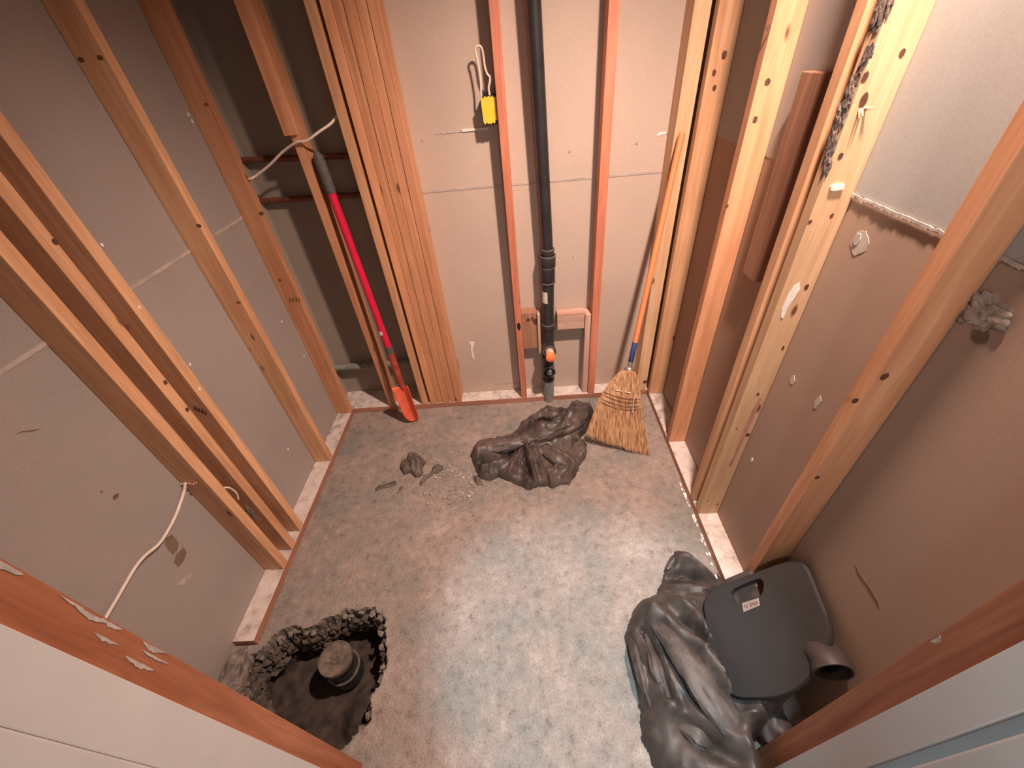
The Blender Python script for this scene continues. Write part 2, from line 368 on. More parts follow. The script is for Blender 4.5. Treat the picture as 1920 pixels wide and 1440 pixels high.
# ------------------------------------------------------------------ floor with the broken-out hole
c6 = lambda x, y: (400+x/4.234, 1080+y/4.234)
HOLE = [atz(c6(*q)).to_2d() for q in [(395, 585), (470, 500), (600, 410), (720, 425), (800, 400), (870, 360), (960, 330), (1060, 285), (1150, 270), (1270, 255), (1330, 340),
        (1352, 420), (1350, 520), (1362, 680), (1345, 740), (1300, 850), (1240, 1000), (1215, 1150), (1080, 1320), (960, 1365)]]
HOLE += [Vector(p) for p in [(-0.78, 0.262), (-0.90, 0.30), (-1.02, 0.345), (-1.12, 0.42), (-1.165, 0.50), (-1.16, 0.555)]]
def seg_d(p, a, b):
    ab = b-a; t = max(0, min(1, (p-a).dot(ab)/ab.length_squared)); return (p-(a+ab*t)).length
def poly_sd(p, poly):
    d = 9; ins = False; n = len(poly)
    for i in range(n):
        a, b = poly[i], poly[(i+1) % n]; d = min(d, seg_d(p, a, b))
        if (a.y > p.y) != (b.y > p.y) and p.x < (b.x-a.x)*(p.y-a.y)/(b.y-a.y)+a.x: ins = not ins
    return d if ins else -d
def lines(a, b, fine, coarse):
    out = []; x = a
    while x < b-1e-6:
        out.append(x); x += fine(x) if callable(fine) else coarse
    out.append(b); return out
gx = lines(-1.36, 0.96, lambda x: 0.006 if -1.26 <= x < -0.55 else (0.012 if -0.95 < x < 0.75 else 0.03), 0)
gy = lines(-0.9, YD+0.01, lambda y: 0.006 if 0.20 <= y < 0.80 else (0.04 if y < 0.2 else 0.014), 0)
bm = bmesh.new(); grid = []; matid = {}
def nz(x, y, s, o=0.0): return noise.noise(Vector((x*s, y*s, o)))
def plan_floor(x, y):
    z = 0.0016*nz(x, y, 9) + 0.0012*nz(x, y, 34, 3)
    m = 0
    if -1.28 < x < -0.53 and 0.15 < y < 0.86:
        p = Vector((x+0.014*nz(x, y, 20, 7)+0.010*nz(x, y, 62, 1), y+0.014*nz(x, y, 20, 11)+0.010*nz(x, y, 62, 5)))
        d = poly_sd(p, HOLE)
        if d > -0.006:
            t = max(0.0, min(1.0, (d+0.006)/(0.014+0.012*max(0, nz(x, y, 12, 15))))); t = t*t*(3-2*t)
            dep = 0.235+0.016*nz(x, y, 8, 2)+0.008*nz(x, y, 30, 9)
            # mound of spoil near the front right of the pit
            dep -= 0.085*math.exp(-(((x+0.74)/0.05)**2+((y-0.40)/0.07)**2))
            z = z*(1-t) - dep*t + (0.012*nz(x, y, 45, 4) if 0.02 < t < 0.98 else 0)
            m = 2 if t < 0.75 else 1
        elif d > -0.05:
            z -= 0.006*max(0, nz(x, y, 22, 6))*(1+d/0.05)
    return z, m
for y in gy:
    row = []
    for x in gx:
        z, m = plan_floor(x, y); v = bm.verts.new((x, y, z)); row.append((v, m))
    grid.append(row)
for j in range(len(gy)-1):
    for i in range(len(gx)-1):
        q = [grid[j][i], grid[j][i+1], grid[j+1][i+1], grid[j+1][i]]
        f = bm.faces.new([a[0] for a in q]); ms = [a[1] for a in q]
        zz = max(a[0].co.z for a in q)
        f.material_index = (2 if zz > -0.02 else 1) if 2 in ms else (1 if 1 in ms else 0); f.smooth = f.material_index == 0  # walls below the rim take the dark soil colour as painted undercut shade
me = bpy.data.meshes.new('floor'); bm.to_mesh(me); bm.free()
floor = struct(link('floor', me, [CONC, DIRT, BREAK]))

bm = bmesh.new(); bm2 = bmesh.new(); rr = random.Random(23); nH = len(HOLE); cH = Vector((-0.87, 0.5))
for i in range(nH):
    a, b = HOLE[i], HOLE[(i+1) % nH]; m = max(1, int((b-a).length/0.011))
    for q in range(m):
        p = a.lerp(b, (q+rr.random())/m)
        if p.y < 0.30: continue
        out = (p-cH).normalized()
        for lv in (0, 1, 1, 2, 2, 3):
            if lv == 0 and rr.random() < .45: continue
            z = -0.010-0.040*lv-0.03*rr.random(); rd = rr.uniform(.0035, .0125)*(1+.30*lv)
            pp = p+out*(rd*0.35-0.010)+Vector((rr.uniform(-.008, .008), rr.uniform(-.008, .008)))
            tb_ = bm if lv == 0 else bm2
            res = bmesh.ops.create_icosphere(tb_, subdivisions=2 if lv else 1, radius=1.0)
            for v in res['verts']:
                n_ = v.co.normalized(); k_ = 1+.9*noise.noise(n_*2.1+Vector((i*3.1+q, lv+rd*900, 0)))
                v.co = Vector((pp.x+n_.x*rd*k_*1.25, pp.y+n_.y*rd*k_*1.25, min(z+n_.z*rd*k_*.8, 0.0015)))
for nm_, b_, m_ in (('broken_rim', bm, BREAK), ('pit_wall_stones', bm2, STONE)):
    o = bm_obj(nm_, b_, m_, floor); o['kind'] = 'stuff'

# ------------------------------------------------------------------ sole plates
board('sole_plate', (FXL+0.001, FYB, 0), (XR-0.005, YB-0.001, PT), 0, W_PLATE, 'long dusty timber sole plate along the back wall under the centre studs', 'sole plate')
board('sole_plate', (XL+0.002, YB, 0), (-0.602, YD-0.001, PT), 0, W_PLATE, 'second timber plate behind the back plate in the left bay below the grey conduit', 'sole plate')
board('sole_plate', (XL+0.001, 0.60, 0), (FXL, YB-0.002, PT), 1, W_PLATE, 'timber sole plate along the left wall ending broken beside the floor hole', 'sole plate')
board('sole_plate', (FXR, 0.56, 0), (XR-0.001, FYB-0.002, PT), 1, W_PLATE, 'pale dusty timber sole plate along the right wall running up to the grey pad', 'sole plate')

# broken mortar stub past the end of the left plate
def rock(bm, c, r, seed, squash=(1, 1, 1), sub=3, rough=0.35):
    res = bmesh.ops.create_icosphere(bm, subdivisions=sub, radius=1.0)
    for v in res['verts']:
        n = v.co.normalized(); k = 1+rough*noise.noise(n*1.7+Vector((seed*3.1, seed, 0)))+rough*0.5*noise.noise(n*4+Vector((seed, 0, seed*2)))
        v.co = Vector((n.x*squash[0], n.y*squash[1], n.z*squash[2]))*r*k+Vector(c)
bm = bmesh.new()
rock(bm, (-1.19, 0.50, 0.0), 0.06, 3, (0.7, 1.5, 0.75), 4)
tag(bm_obj('mortar_chunk', bm, BREAK, origin=(-1.19, 0.50, 0)), 'rough broken mortar lump at the end of the left sole plate beside the hole', 'rubble')
bm = bmesh.new(); rock(bm, (-1.185, 0.335, 0.0), 0.05, 8, (0.8, 1.2, 0.7), 4)
tag(bm_obj('mortar_chunk', bm, BREAK, origin=(-1.185, 0.335, 0)), 'rounded pale mortar lump just behind the left door jamb near the hole', 'rubble')

# ------------------------------------------------------------------ studs
ZT = ZC-0.001; Z0 = PT+0.0005
def stud_y(y0, mat, label, side, th=0.038):
    a, b = (XL+0.001, FXL) if side == 'L' else (FXR, XR-0.002)
    return board('wall_stud', (a, y0, Z0), (b, y0+th, ZT), 2, mat, label)
sA = stud_y(1.8955, W_ORANGE, 'left wall stud in the back left corner with a small ink stamp', 'L')
sB = stud_y(1.503, W_TAN, 'lone left wall stud between the back corner stud and the triple group', 'L')
sC1 = stud_y(1.072, W_TAN, 'farthest of the three close set studs on the left wall', 'L')
sC2 = stud_y(0.977, W_TAN, 'middle of the three close set studs on the left wall', 'L')
sC3 = stud_y(0.886, W_TAN, 'nearest of the three close set left wall studs with a cable through it', 'L')
sT = stud_y(1.896, W_TAN, 'right wall stud in the back right corner beside the broom handle', 'R')
sS = stud_y(1.495, W_ORANGE, 'single right wall stud between the corner pair and the pale doubled stud', 'R')
sR = stud_y(1.122, W_TAN, 'thin edged rear stud of the doubled pair on the right wall', 'R')
sQ = stud_y(1.053, W_YELLOW, 'bright yellow scarred front stud of the doubled pair on the right wall', 'R')
sP = stud_y(0.667, W_ORANGE, 'nearest orange stud on the right wall rising behind the grey pad', 'R')
def stud_x(x0, x1, mat, label, y1=YB-0.001, y0=FYB, z0=Z0, z1=ZT):
    return board('wall_stud', (x0, y0, z0), (x1, y1, z1), 2, mat, label)
sD = stud_x(-0.904, -0.868, W_ORANGE, 'back wall stud in the left bay beside the red shovel handle')
# the upper length stands a little proud, leaving a notch above the shovel grip
bm = bmesh.new(); box_mm(bm, (-0.925, FYB-0.012, 1.545), (-0.872, FYB+0.010, ZT), 0.002); child_on(sD, bm, 'notched_upper_length', W_ORANGE)
sE = stud_x(-0.692, -0.654, W_TAN, 'back wall stud standing alone just left of the packed studs')
xs = [-0.638, -0.598, -0.557, -0.515, -0.475, -0.434]
mats = [W_ORANGE, W_ORANGE, W_ORANGE, W_ORANGE, W_ORANGE]
labs = ['leftmost of five studs packed tight together on the back wall', 'second from left of five studs packed tight on the back wall',
        'middle one of five studs packed tight together on the back wall', 'fourth from left of five studs packed tight on the back wall',
        'rightmost of five packed back wall studs, next to bare drywall']
for i in range(5):
    stud_x(xs[i]+0.0006, xs[i+1]-0.0006, mats[i], labs[i], y0=FYB+(0.004 if i in (1, 3) else 0.0), y1=YB-0.002)
sV3 = stud_x(-0.054, -0.019, W_RED, 'reddish back wall stud left of the black drain pipe')
sV5 = stud_x(0.364, 0.404, W_RED, 'reddish back wall stud right of the black drain pipe')
sU = stud_x(0.662, 0.724, W_YELLOW, 'yellowish back wall stud in the right corner behind the broom handle')

# scab board low beside the right drain stud, and blocking around the drain
board('scab_board', (0.331, 1.948, Z0), (0.3625, 2.02, 0.60), 2, W_WHITE, 'short pale dusty upright board nailed beside the right drain stud', 'board')
board('blocking', (0.178, 1.962, 0.505), (0.3305, 2.02, 0.605), 0, W_WHITE, 'pale horizontal wood block right of the drain pipe', 'blocking')
bl = board('blocking', (-0.0185, 1.965, 0.39), (0.066, 2.02, 0.625), 2, W_BROWN, 'scorched brown wood block left of the drain pipe with dark knots', 'blocking')
bm = bmesh.new(); box_mm(bm, (0.068, 1.95, 0.36), (0.083, 2.02, 0.62), 0.002)
tag(bm_obj('shim', bm, W_WHITE, origin=(0.0755, 1.985, 0.36)), 'thin pale shim standing between the brown block and the drain pipe', 'shim')
sb = board('scab_board', (0.790, 1.292, 1.065), (0.8205, 1.378, 1.64), 2, W_BROWN, 'short brown board fixed high in the bay behind the doubled right stud', 'board')

# ------------------------------------------------------------------ marks on boards and walls
def disc_on(px, plane, val, r, stretch=1.0, th=0.0012, sgn=-1, n=16, jit=0.10):
    """small irregular flat mark; plane 'x','y'; thickness towards sgn"""
    c = {'x': atx, 'y': aty}[plane](px, val); pts = []
    for k in range(n):
        a = 2*math.pi*k/n; rr = r*(1+jit*(random.random()-0.5)*2)
        u = rr*math.cos(a); v = rr*math.sin(a)*stretch
        pts.append(c+(Vector((0, u, v)) if plane == 'x' else Vector((u, 0, v))))
    bm = bmesh.new(); add_slab(bm, pts, (sgn, 0, 0) if plane == 'x' else (0, sgn, 0), th); return bm
def poly_on(pxs, plane, val, th=0.0015, sgn=-1):
    f = {'x': atx, 'y': aty}[plane]; pts = [f(p, val) for p in pxs]
    bm = bmesh.new(); add_slab(bm, pts, (sgn, 0, 0) if plane == 'x' else (0, sgn, 0), th); return bm
c3 = lambda x, y: (1200+x*.375, y*.375)
for px, r, s in [(c3(1310, 265), .0075, 1.3), (c3(1125, 385), .007, 1.8), (c3(1118, 500), .010, 1.8), (c3(1002, 780), .007, 1.3), (c3(958, 1078), .005, 1.5), (c3(850, 1108), .006, 1.0),
                 ((1512, 538), .007, 1.8), ((1421, 739), .006, 1.5), ((1468, 652), .005, 2.2), ((1381, 803), .004, 1.2), ((1402, 815), .009, 1.3), ((1345, 945), .005, 1.4), ((1327, 939), .004, 1.0)]:
    child_on(sQ, disc_on(px, 'y', 1.0535, r*.78, s), 'knot', KNOT)
child_on(sQ, poly_on([(1556, 349), (1562, 346), (1582, 345), (1580, 354), (1563, 357), (1555, 356)], 'y', 1.0535, .005), 'plaster_blob', CHALKW)
child_on(sQ, poly_on([(1499, 530), (1489, 536), (1478, 552), (1466, 578), (1463, 595), (1468, 596), (1476, 578), (1488, 560), (1500, 541)], 'y', 1.0535, .002), 'plaster_smear', CHALKW)
child_on(sQ, poly_on([(1424, 745), (1410, 770), (1392, 812), (1374, 858), (1366, 872), (1370, 876), (1384, 846), (1400, 812), (1416, 775), (1428, 748)], 'y', 1.0535, .0008), 'red_smear', plain('faded_red_mark', (0.50, 0.24, 0.19), 0.8, amt=0.3, bump=0))
for a, b in [((1612, 205), (1611, 222)), ((1616, 205), (1618, 218)), ((1620, 203), (1640, 201)), ((1622, 206), (1634, 204))]:
    bm = bmesh.new(); p, q = aty(a, 1.053), aty(b, 1.040); add_tube(bm, [p, q], [.0028, .001], 6); child_on(sQ, bm, 'splinter', W_YELLOW)
# chewed dark bark edge between the doubled studs
bm = bmesh.new()
rb = random.Random(2)
for k in range(38):
    z = 1.47+0.30*rb.random(); rock(bm, (0.7365, 1.060+0.026*rb.random()*min(1, (z-1.42)/.12), z), 0.008+0.007*rb.random(), k+1, (0.28, 0.8, 1.9), 3, .6)
child_on(sQ, bm, 'bark_edge', plain('grey_bark', (0.24, 0.18, 0.15), 0.9, nscale=40, amt=0.6, bump=0.8))
for px, r, s in [(c3(575, 598), .007, 1.3), (c3(638, 410), .008, 1.2), (c3(435, 1030), .005, 1.3), (c3(642, 140), .006, 1.3)]:
    child_on(sS, disc_on(px, 'y', 1.4955, r, s), 'knot', KNOT)
for px in [c3(805, 440), c3(728, 725)]:
    child_on(sb, disc_on(px, 'x', 0.7922, .010, 1.7), 'knot', KNOT)
for px, r in [(c3(370, 365), .007), (c3(372, 440), .007), (c3(420, 275), .009)]:
    child_on(sT, disc_on(px, 'y', 1.8965, r, 1.5), 'knot', KNOT)
child_on(sU, disc_on((1209, 716), 'y', FYB, .012, 1.0), 'knot', KNOT)
for px, r in [((1532, 895), .006), ((1658, 706), .008), ((1603, 751), .007)]:
    child_on(sP, disc_on(px, 'y', 0.6675, r, 1.2), 'knot', KNOT)
for px, r in [((990, 600), .009), ((1004, 603), .014), ((998, 598), .008)]:
    child_on(bl, disc_on(px, 'y', 1.9655, r, 1.4), 'knot', KNOT)
child_on(sV3, disc_on((973, 612), 'y', FYB, .010, 2.4), 'burn_mark', BLACK)
for px, so, yy in [((103, 453), sC2, None), ((238, 613), sC2, None), ((310, 717), sC2, None), ((351, 768), sC2, None)]:
    child_on(so, disc_on(px, 'x', FXL+0.0002, .0065, 1.2, sgn=1), 'knot', KNOT)
for px, so, yv, r in [((373, 423), sB, 1.5035, .009), ((447, 567), sB, 1.5035, .008), ((469, 654), sB, 1.5035, .005), ((152, 112), sB, 1.5035, .009), ((188, 108), sB, 1.5035, .009),
                      ((387, 196), sA, 1.896, .008), ((490, 400), sA, 1.896, .011), ((525, 525), sA, 1.896, .009)]:
    child_on(so, disc_on(px, 'y', yv, r, 0.7), 'knot', plain('brown_knot', (0.22, 0.085, 0.035), 0.7, amt=0.4) if 'brown_knot' not in bpy.data.materials else bpy.data.materials['brown_knot'])
# faded mill stamps: illegible little strokes
def stamp(so, px0, dx, dy, yv, n=7, h=8):
    bm = bmesh.new()
    for i in range(n):
        a = (px0[0]+dx*i, px0[1]+dy*i); top = (a[0]-0.18*h*(1 if i % 2 else -0.3), a[1]-h*(0.5 if i % 3 else 0.45)); bot = (a[0]+0.35*h*0.5, a[1]+h*0.5)
        p, q = aty(top, yv), aty(bot, yv); d = (q-p).normalized(); s = d.cross(Vector((0, -1, 0)))*0.0016
        add_slab(bm, [p-s, p+s, q+s, q-s], (0, -1, 0), 0.0006)
        if i % 2 == 0:
            r = aty((a[0]+dx*0.8, a[1]+dy*0.8), yv); add_slab(bm, [q-Vector((0, 0, .0014)), r-Vector((0, 0, .0014)), r+Vector((0, 0, .0014)), q+Vector((0, 0, .0014))], (0, -1, 0), 0.0006)
    child_on(so, bm, 'mill_stamp', INK)
stamp(sA, (542, 563), 3.0, -0.3, 1.8955)
stamp(sC1, (364, 764), 3.4, 1.6, 1.072)

# drywall seams, drips, patches
bm = bmesh.new(); box_mm(bm, (-0.432, YB-0.002, 1.262), (0.82, YB, 1.272)); bm_obj('joint_line', bm, TAPE, wb)
bm = bmesh.new(); box_mm(bm, (-0.33, YB-0.002, 1.489), (-0.12, YB, 1.496)); bm_obj('joint_line', bm, CHALK, wb)
bm = bmesh.new(); box_mm(bm, (-0.215, YB-0.005, 1.490), (-0.10, YB, 1.499), 0.001); bm_obj('plaster_ridge', bm, CHALKW, wb)
bm = bmesh.new(); box_mm(bm, (XL, 0.165, 1.252), (XL+0.002, YD, 1.264)); bm_obj('joint_line', bm, TAPE, wl)
bm = bmesh.new()
path = [Vector((XR-0.0025, 0.17+0.0112*i, SEAM-0.004+0.003*nz(i, 0, 0.9))) for i in range(82)]
for i in range(len(path)-1):
    p, q = path[i], path[i+1]; h = 0.0015+0.008*abs(nz(i, 3, 0.7))*(1+abs(nz(i, 5, .31))); d = 0.002+0.004*abs(nz(i, 8, 0.8))
    add_slab(bm, [p+Vector((0, 0, -h)), q+Vector((0, 0, -h*0.6)), q+Vector((0, 0, 0.004)), p+Vector((0, 0, 0.004))], (-1, 0, 0), d)
bm_obj('torn_paper_edge', bm, CHALK, wr)
# jagged tears hanging below the edge
for (a, b) in [((1640, 381), (1660, 396)), ((1703, 400), (1730, 420)), ((1668, 385), (1690, 398))]:
    pass
for px, r, s, m_, nm in [((1612, 455), .026, 1.1, TAPE, 'filler_patch'), ((1609, 448), .009, 1.6, CHALK, 'raised_dab'), ((1533, 754), .010, 2.2, CHALK, 'filler_dab'), ((1410, 862), .006, 1.8, CHALKW, 'filler_dab'),
                      ((1486, 712), .010, 1.6, TAPE, 'filler_dab'), ((1585, 375), .014, 1.2, CHALK, 'filler_dab')]:
    bm_obj(nm, disc_on(px, 'x', XR, r, s, .0012 if nm != 'raised_dab' else .003, -1, 22, .12), m_, wr)
bm = bmesh.new(); c = atx((1848, 588), XR)
rock(bm, (XR, c.y, c.z), 0.034, 5, (0.28, 1.0, 0.9), 5, .75); rock(bm, (XR, c.y+.022, c.z-.018), 0.017, 12, (0.5, 1.0, 0.8), 4, .7)
bm_obj('torn_plaster_lump', bm, plain('grey_plaster', (0.42, 0.33, 0.27), .9, nscale=50, amt=.45, bump=.6), wr)
bm_obj('torn_hole', disc_on((1838, 630), 'x', XR, .017, 0.8, .001), STAIN, wr)
bm_obj('scratch', poly_on([(1604, 1056), (1612, 1075), (1630, 1100), (1646, 1126), (1650, 1141), (1643, 1128), (1626, 1100), (1609, 1077)], 'x', XR, .001), STAIN, wr)
bm_obj('paint_drip', poly_on([(879, 641), (890, 641), (888, 648), (886, 655), (890, 672), (887, 673), (883, 656), (883, 648)], 'y', YB, .002), CHALKW, wb)
for px in [(1068, 283), (1194, 268), (792, 262), (1252, 250), (1075, 480), (957, 554), (1022, 655)]:
    bm_obj('nail_dab', disc_on(px, 'y', YB, .006, 1.0, .002), CHALK, wb)
bm_obj('scuff', poly_on([(1232, 252), (1238, 248), (1250, 247), (1251, 251), (1240, 252), (1233, 256)], 'y', YB, .002), CHALKW, wb)
bm_obj('scuff', poly_on([(852, 675), (860, 672), (862, 690), (858, 712), (852, 716), (850, 700)], 'y', YB, .001), plain('paper_tear', (0.42, 0.31, 0.23), 0.8), wb)
bm = bmesh.new()
for k in range(16):
    x = -0.22+0.012*k; h = 0.011 if k % 3 else 0.006; add_slab(bm, [Vector((x, YB, .085)), Vector((x+.006, YB, .085)), Vector((x+.0045, YB, .085+h)), Vector((x+.001, YB, .085+h))], (0, -1, 0), .0005)
bm_obj('edge_print', bm, plain('faint_print', (0.40, 0.30, 0.235), 0.8, bump=0), wb)
bm_obj('brown_smear', poly_on([(322, 1002), (335, 1018), (332, 1032), (324, 1040), (316, 1032), (309, 1022), (310, 1010)], 'x', XL, .0008, 1), plain('tan_smear', (0.21, 0.145, 0.10), 0.8, amt=0.2, bump=0), wl)
bm_obj('brown_smear', poly_on([(344, 1026), (350, 1036), (345, 1050), (334, 1064), (326, 1054), (330, 1040)], 'x', XL, .0008, 1), bpy.data.materials['tan_smear'], wl)
bm_obj('white_scuff', poly_on([(361, 1072), (359, 1080), (343, 1098), (332, 1096), (340, 1088)], 'x', XL, .001, 1), CHALK, wl)
for px, r in [((217, 931), .010), ((190, 922), .004)]:
    bm_obj('stain', disc_on(px, 'x', XL, r, 0.7, .0006, 1), STAIN, wl)
bm_obj('scratch', poly_on([(28, 814), (40, 811), (62, 809), (76, 804), (62, 806), (42, 808)], 'x', XL, .0006, 1), STAIN, wl)
for px in [(528, 603), (570, 667), (540, 842), (360, 227), (353, 215)]:
    bm_obj('screw_dab', disc_on(px, 'x', XL, .005, 1.3, .0015, 1), CHALKW, wl)
for px, so in [((261, 576), sC1), ((356, 683), sC1), ((191, 459), sC1), ((374, 729), sC1)]:
    child_on(so, disc_on(px, 'x', FXL, .004, 1.3, .001, 1), 'nail_scuff', CHALKW)

# ------------------------------------------------------------------ door opening jambs close to the camera
def jamb(s):
    side = 'left' if s < 0 else 'right'
    a, b = sorted((0.62*s, 0.658*s))
    o = board('jamb_stud', (a, 0.151, 0.0), (b, 0.240, 2.03), 2, W_JAMB, f'scuffed orange door opening stud at the lower {side} edge of the photo', 'stud')
    rnd = random.Random(3 if s < 0 else 9)
    for k in range(20 if s < 0 else 11):
        z = 0.95+0.75*rnd.random(); h = 0.010+0.035*rnd.random(); wd = 0.002+0.006*rnd.random(); y1 = 0.2385-(0.004 if k % 4 else 0.03)*rnd.random()
        x = (0.6197-0.00002*k)*s; y1 = min(y1, .2380); h *= 1.6; n_ = 10; pts = []
        for q in range(n_+1): pts.append(Vector((x, y1-wd*(.25+math.sin(q/n_*math.pi)*(0.4+0.6*rnd.random())), z+h*q/n_)))
        for q in range(n_, -1, -1): pts.append(Vector((x, y1+wd*.05*rnd.random(), z+h*q/n_)))
        bm = bmesh.new(); add_slab(bm, pts, (-s, 0, 0), 0.0005); child_on(o, bm, 'paint_scuff', CHALK)
    # white lining boards on the hall side of the opening
    c_, d_ = sorted((0.606*s, 0.6195*s))
    bm = bmesh.new(); box_mm(bm, (c_, 0.130 if s > 0 else 0.1112, 0), (d_, 0.186, 2.03), 0.0015)
    tag(bm_obj('door_lining', bm, WHITE, origin=((c_+d_)/2, 0.158, 0)), f'narrow white lining strip beside the {side} door opening stud', 'door lining')
    c2_, d2_ = sorted((0.598*s if s > 0 else 0.6045*s, 0.640*s))
    bm = bmesh.new(); box_mm(bm, (c2_, -0.06, 0), (d2_, 0.111, 2.03), 0.003)
    tag(bm_obj('door_casing', bm, WHITE, origin=((c2_+d2_)/2, 0.02, 0)), f'white door casing in the bottom {side} corner of the photo', 'door casing')
    return o
jl = jamb(-1); jr = jamb(1)
board('header', (-0.66, 0.151, 2.031), (0.66, 0.240, 2.12), 0, W_JAMB, 'timber header across the top of the door opening above the view', 'header')

# ------------------------------------------------------------------ drain stack
px_, py_ = 0.122, 1.947
dr = empty('drain_stack', (px_, py_, 0)); tag(dr, 'black plastic drain pipe with orange capped stub on the back wall', 'drain pipe')
def lat(name, prof, mat, org=None, axis=(0, 0, 1), parent=dr, n=32):
    bm = bmesh.new(); add_lathe(bm, prof, org or (px_, py_, 0), axis, n); return bm_obj(name, bm, mat, parent, smooth=True)
# slightly out of plumb: top drifts left
def xz(z): return 0.118+0.016*min(z, 1.0) - (0.032*(z-0.98)/0.95 if z > 0.98 else 0)
bm = bmesh.new(); add_tube(bm, [(xz(0.0), py_, 0.0), (xz(.17), py_, .17)], 0.033, 32); bm_obj('lower_pipe', bm, PIPE_GREY, dr, True)
bm = bmesh.new(); add_tube(bm, [(xz(.165), py_, .165), (xz(.55), py_, .55)], 0.032, 32); bm_obj('tee_body', bm, PIPE_BLK, dr, True)
bm = bmesh.new(); add_tube(bm, [(xz(.55), py_, .55), (xz(.83), py_, .83)], 0.0315, 32); bm_obj('middle_pipe', bm, PIPE_BLK, dr, True)
bm = bmesh.new(); add_tube(bm, [(xz(.97), py_, .97), (xz(1.7), py_, 1.7), (xz(2.73), py_, 2.73)], 0.0265, 32); bm_obj('upper_pipe', bm, PIPE_BLK, dr, True)
def hub(z0, z1, r, mat=PIPE_BLK, name='coupling'):
    return lat(name, [(0.02, 0), (r-.002, 0), (r, .003), (r, (z1-z0)-.003), (r-.002, (z1-z0)), (0.02, (z1-z0))], mat, (xz(z0), py_, z0))
hub(.530, .562, .0365); hub(.320, .345, .0365); hub(.165, .180, .036)
hub(.815, .895, .0365); hub(.895, .950, .039, name='reducer'); hub(.950, .982, .0315, name='reducer_neck')
for z, r in [(.559, .0372), (.3435, .0372), (.806, .0385), (.889, .0375), (.946, .0398), (.978, .0325)]:
    lat('dusty_rim', [(r-.004, 0), (r, .001), (r, .006), (r-.004, .007)], PIPE_RIM, (xz(z), py_, z))
# side branch with orange capped stub
za = .425; n0 = Vector((xz(za), py_-0.02, za)); ax = Vector((0.02, -1, 0.02))
bm = bmesh.new(); add_lathe(bm, [(0.02, 0), (.034, 0), (.034, .045), (.037, .046), (.037, .058), (.030, .060), (.030, .050)], n0, ax, 28); bm_obj('side_branch', bm, PIPE_BLK, dr, True)
bm = bmesh.new(); add_lathe(bm, [(.030, 0), (.0375, 0), (.0375, .004), (.030, .004)], n0+ax.normalized()*.057, ax, 28); bm_obj('branch_rim', bm, PIPE_RIM, dr, True)
bm = bmesh.new(); add_lathe(bm, [(.0245, .03), (.0245, .115)], n0, ax, 28); bm_obj('pipe_stub', bm, PINKISH, dr, True)
bm = bmesh.new(); add_lathe(bm, [(.0250, .100), (.0265, .101), (.0265, .122), (.023, .1245), (0, .1245)], n0, ax, 28); bm_obj('orange_cap', bm, ORANGE, dr, True)
# clean-out with a square plug
zc = .262; n1 = Vector((xz(zc), py_-0.018, zc))
bm = bmesh.new(); add_lathe(bm, [(0.02, 0), (.035, 0), (.035, .028), (.0375, .029), (.0375, .036), (.031, .037), (.031, .030), (0, .030)], n1, (0, -1, 0), 32); bm_obj('cleanout', bm, PIPE_BLK, dr, True)
bm = bmesh.new(); add_lathe(bm, [(.032, .0355), (.0385, .0355), (.0385, .0385), (.032, .0385)], n1, (0, -1, 0), 32); bm_obj('cleanout_rim', bm, PIPE_RIM, dr, True)
bm = bmesh.new(); add_box(bm, n1+Vector((0, -.040, .002)), (.026, .022, .026), .003); pl = bm_obj('square_plug', bm, PIPE_GREY, dr)
bm = bmesh.new()
r_ = .0325; z0_, z1_ = .70, .765; pts = []
for k in range(7):
    a = math.radians(-172+k*12); pts.append((math.cos(a), math.sin(a)))
prev = None
for (c_, s_) in pts:
    a_ = bm.verts.new((xz(.73)+c_*r_, py_+s_*r_, z0_)); b_ = bm.verts.new((xz(.73)+c_*r_, py_+s_*r_, z1_))
    if prev: bm.faces.new((prev[0], a_, b_, prev[1]))
    prev = (a_, b_)
bm_obj('paper_label', bm, LABELW, dr)

# ------------------------------------------------------------------ pipes and cables in the left bay
def tube_thing(name, pts, r, mat, label, cat, n=12, sm=True, group=None):
    pts = [Vector(p) for p in pts]; P = smooth_path(pts) if sm and len(pts) > 2 else pts
    bm = bmesh.new(); add_tube(bm, P, r, n); o = bm_obj(name, bm, mat, origin=pts[0], smooth=True); tag(o, label, cat, group); return o
tube_thing('conduit', [(XL+0.002, 2.072, .272), (-0.604, 2.072, .274)], .0215, PIPE_GREY, 'grey dusty horizontal pipe low in the left bay behind the shovel', 'pipe', 20, False)
tube_thing('copper_pipe', [(XL+0.002, 2.085, 1.452), (-0.604, 2.085, 1.425)], .0125, COPPER, 'upper dark copper pipe crossing the left bay under the white cable', 'pipe', 14, False)
tube_thing('copper_pipe', [(XL+0.002, 2.085, 1.275), (-0.604, 2.085, 1.262)], .0125, COPPER, 'lower dark copper pipe crossing the left bay behind the shovel handle', 'pipe', 14, False)
tube_thing('white_cable', [atx((466, 336), -1.14), aty((478, 331), 1.945), aty((505, 310), 1.95), aty((530, 285), 1.945), aty((556, 267), 1.925), aty((575, 264), 1.922), aty((600, 246), 1.93), aty((620, 232), 1.95), aty((636, 212), 1.975)],
           .0052, WIRE, 'white electric cable looping across the notched stud in the left bay', 'cable', 10)
lw = [atx(q, -1.222) for q in [(352, 905), (344, 925), (330, 965), (312, 1000), (296, 1022), (272, 1042), (255, 1062), (238, 1090), (215, 1130), (190, 1172)]]
lw[0] = Vector((-1.215, 0.885, 0.675))
tube_thing('white_cable', lw, .0050, WIRE, 'white cable hanging on the bare drywall from the nearest left stud', 'cable', 10)
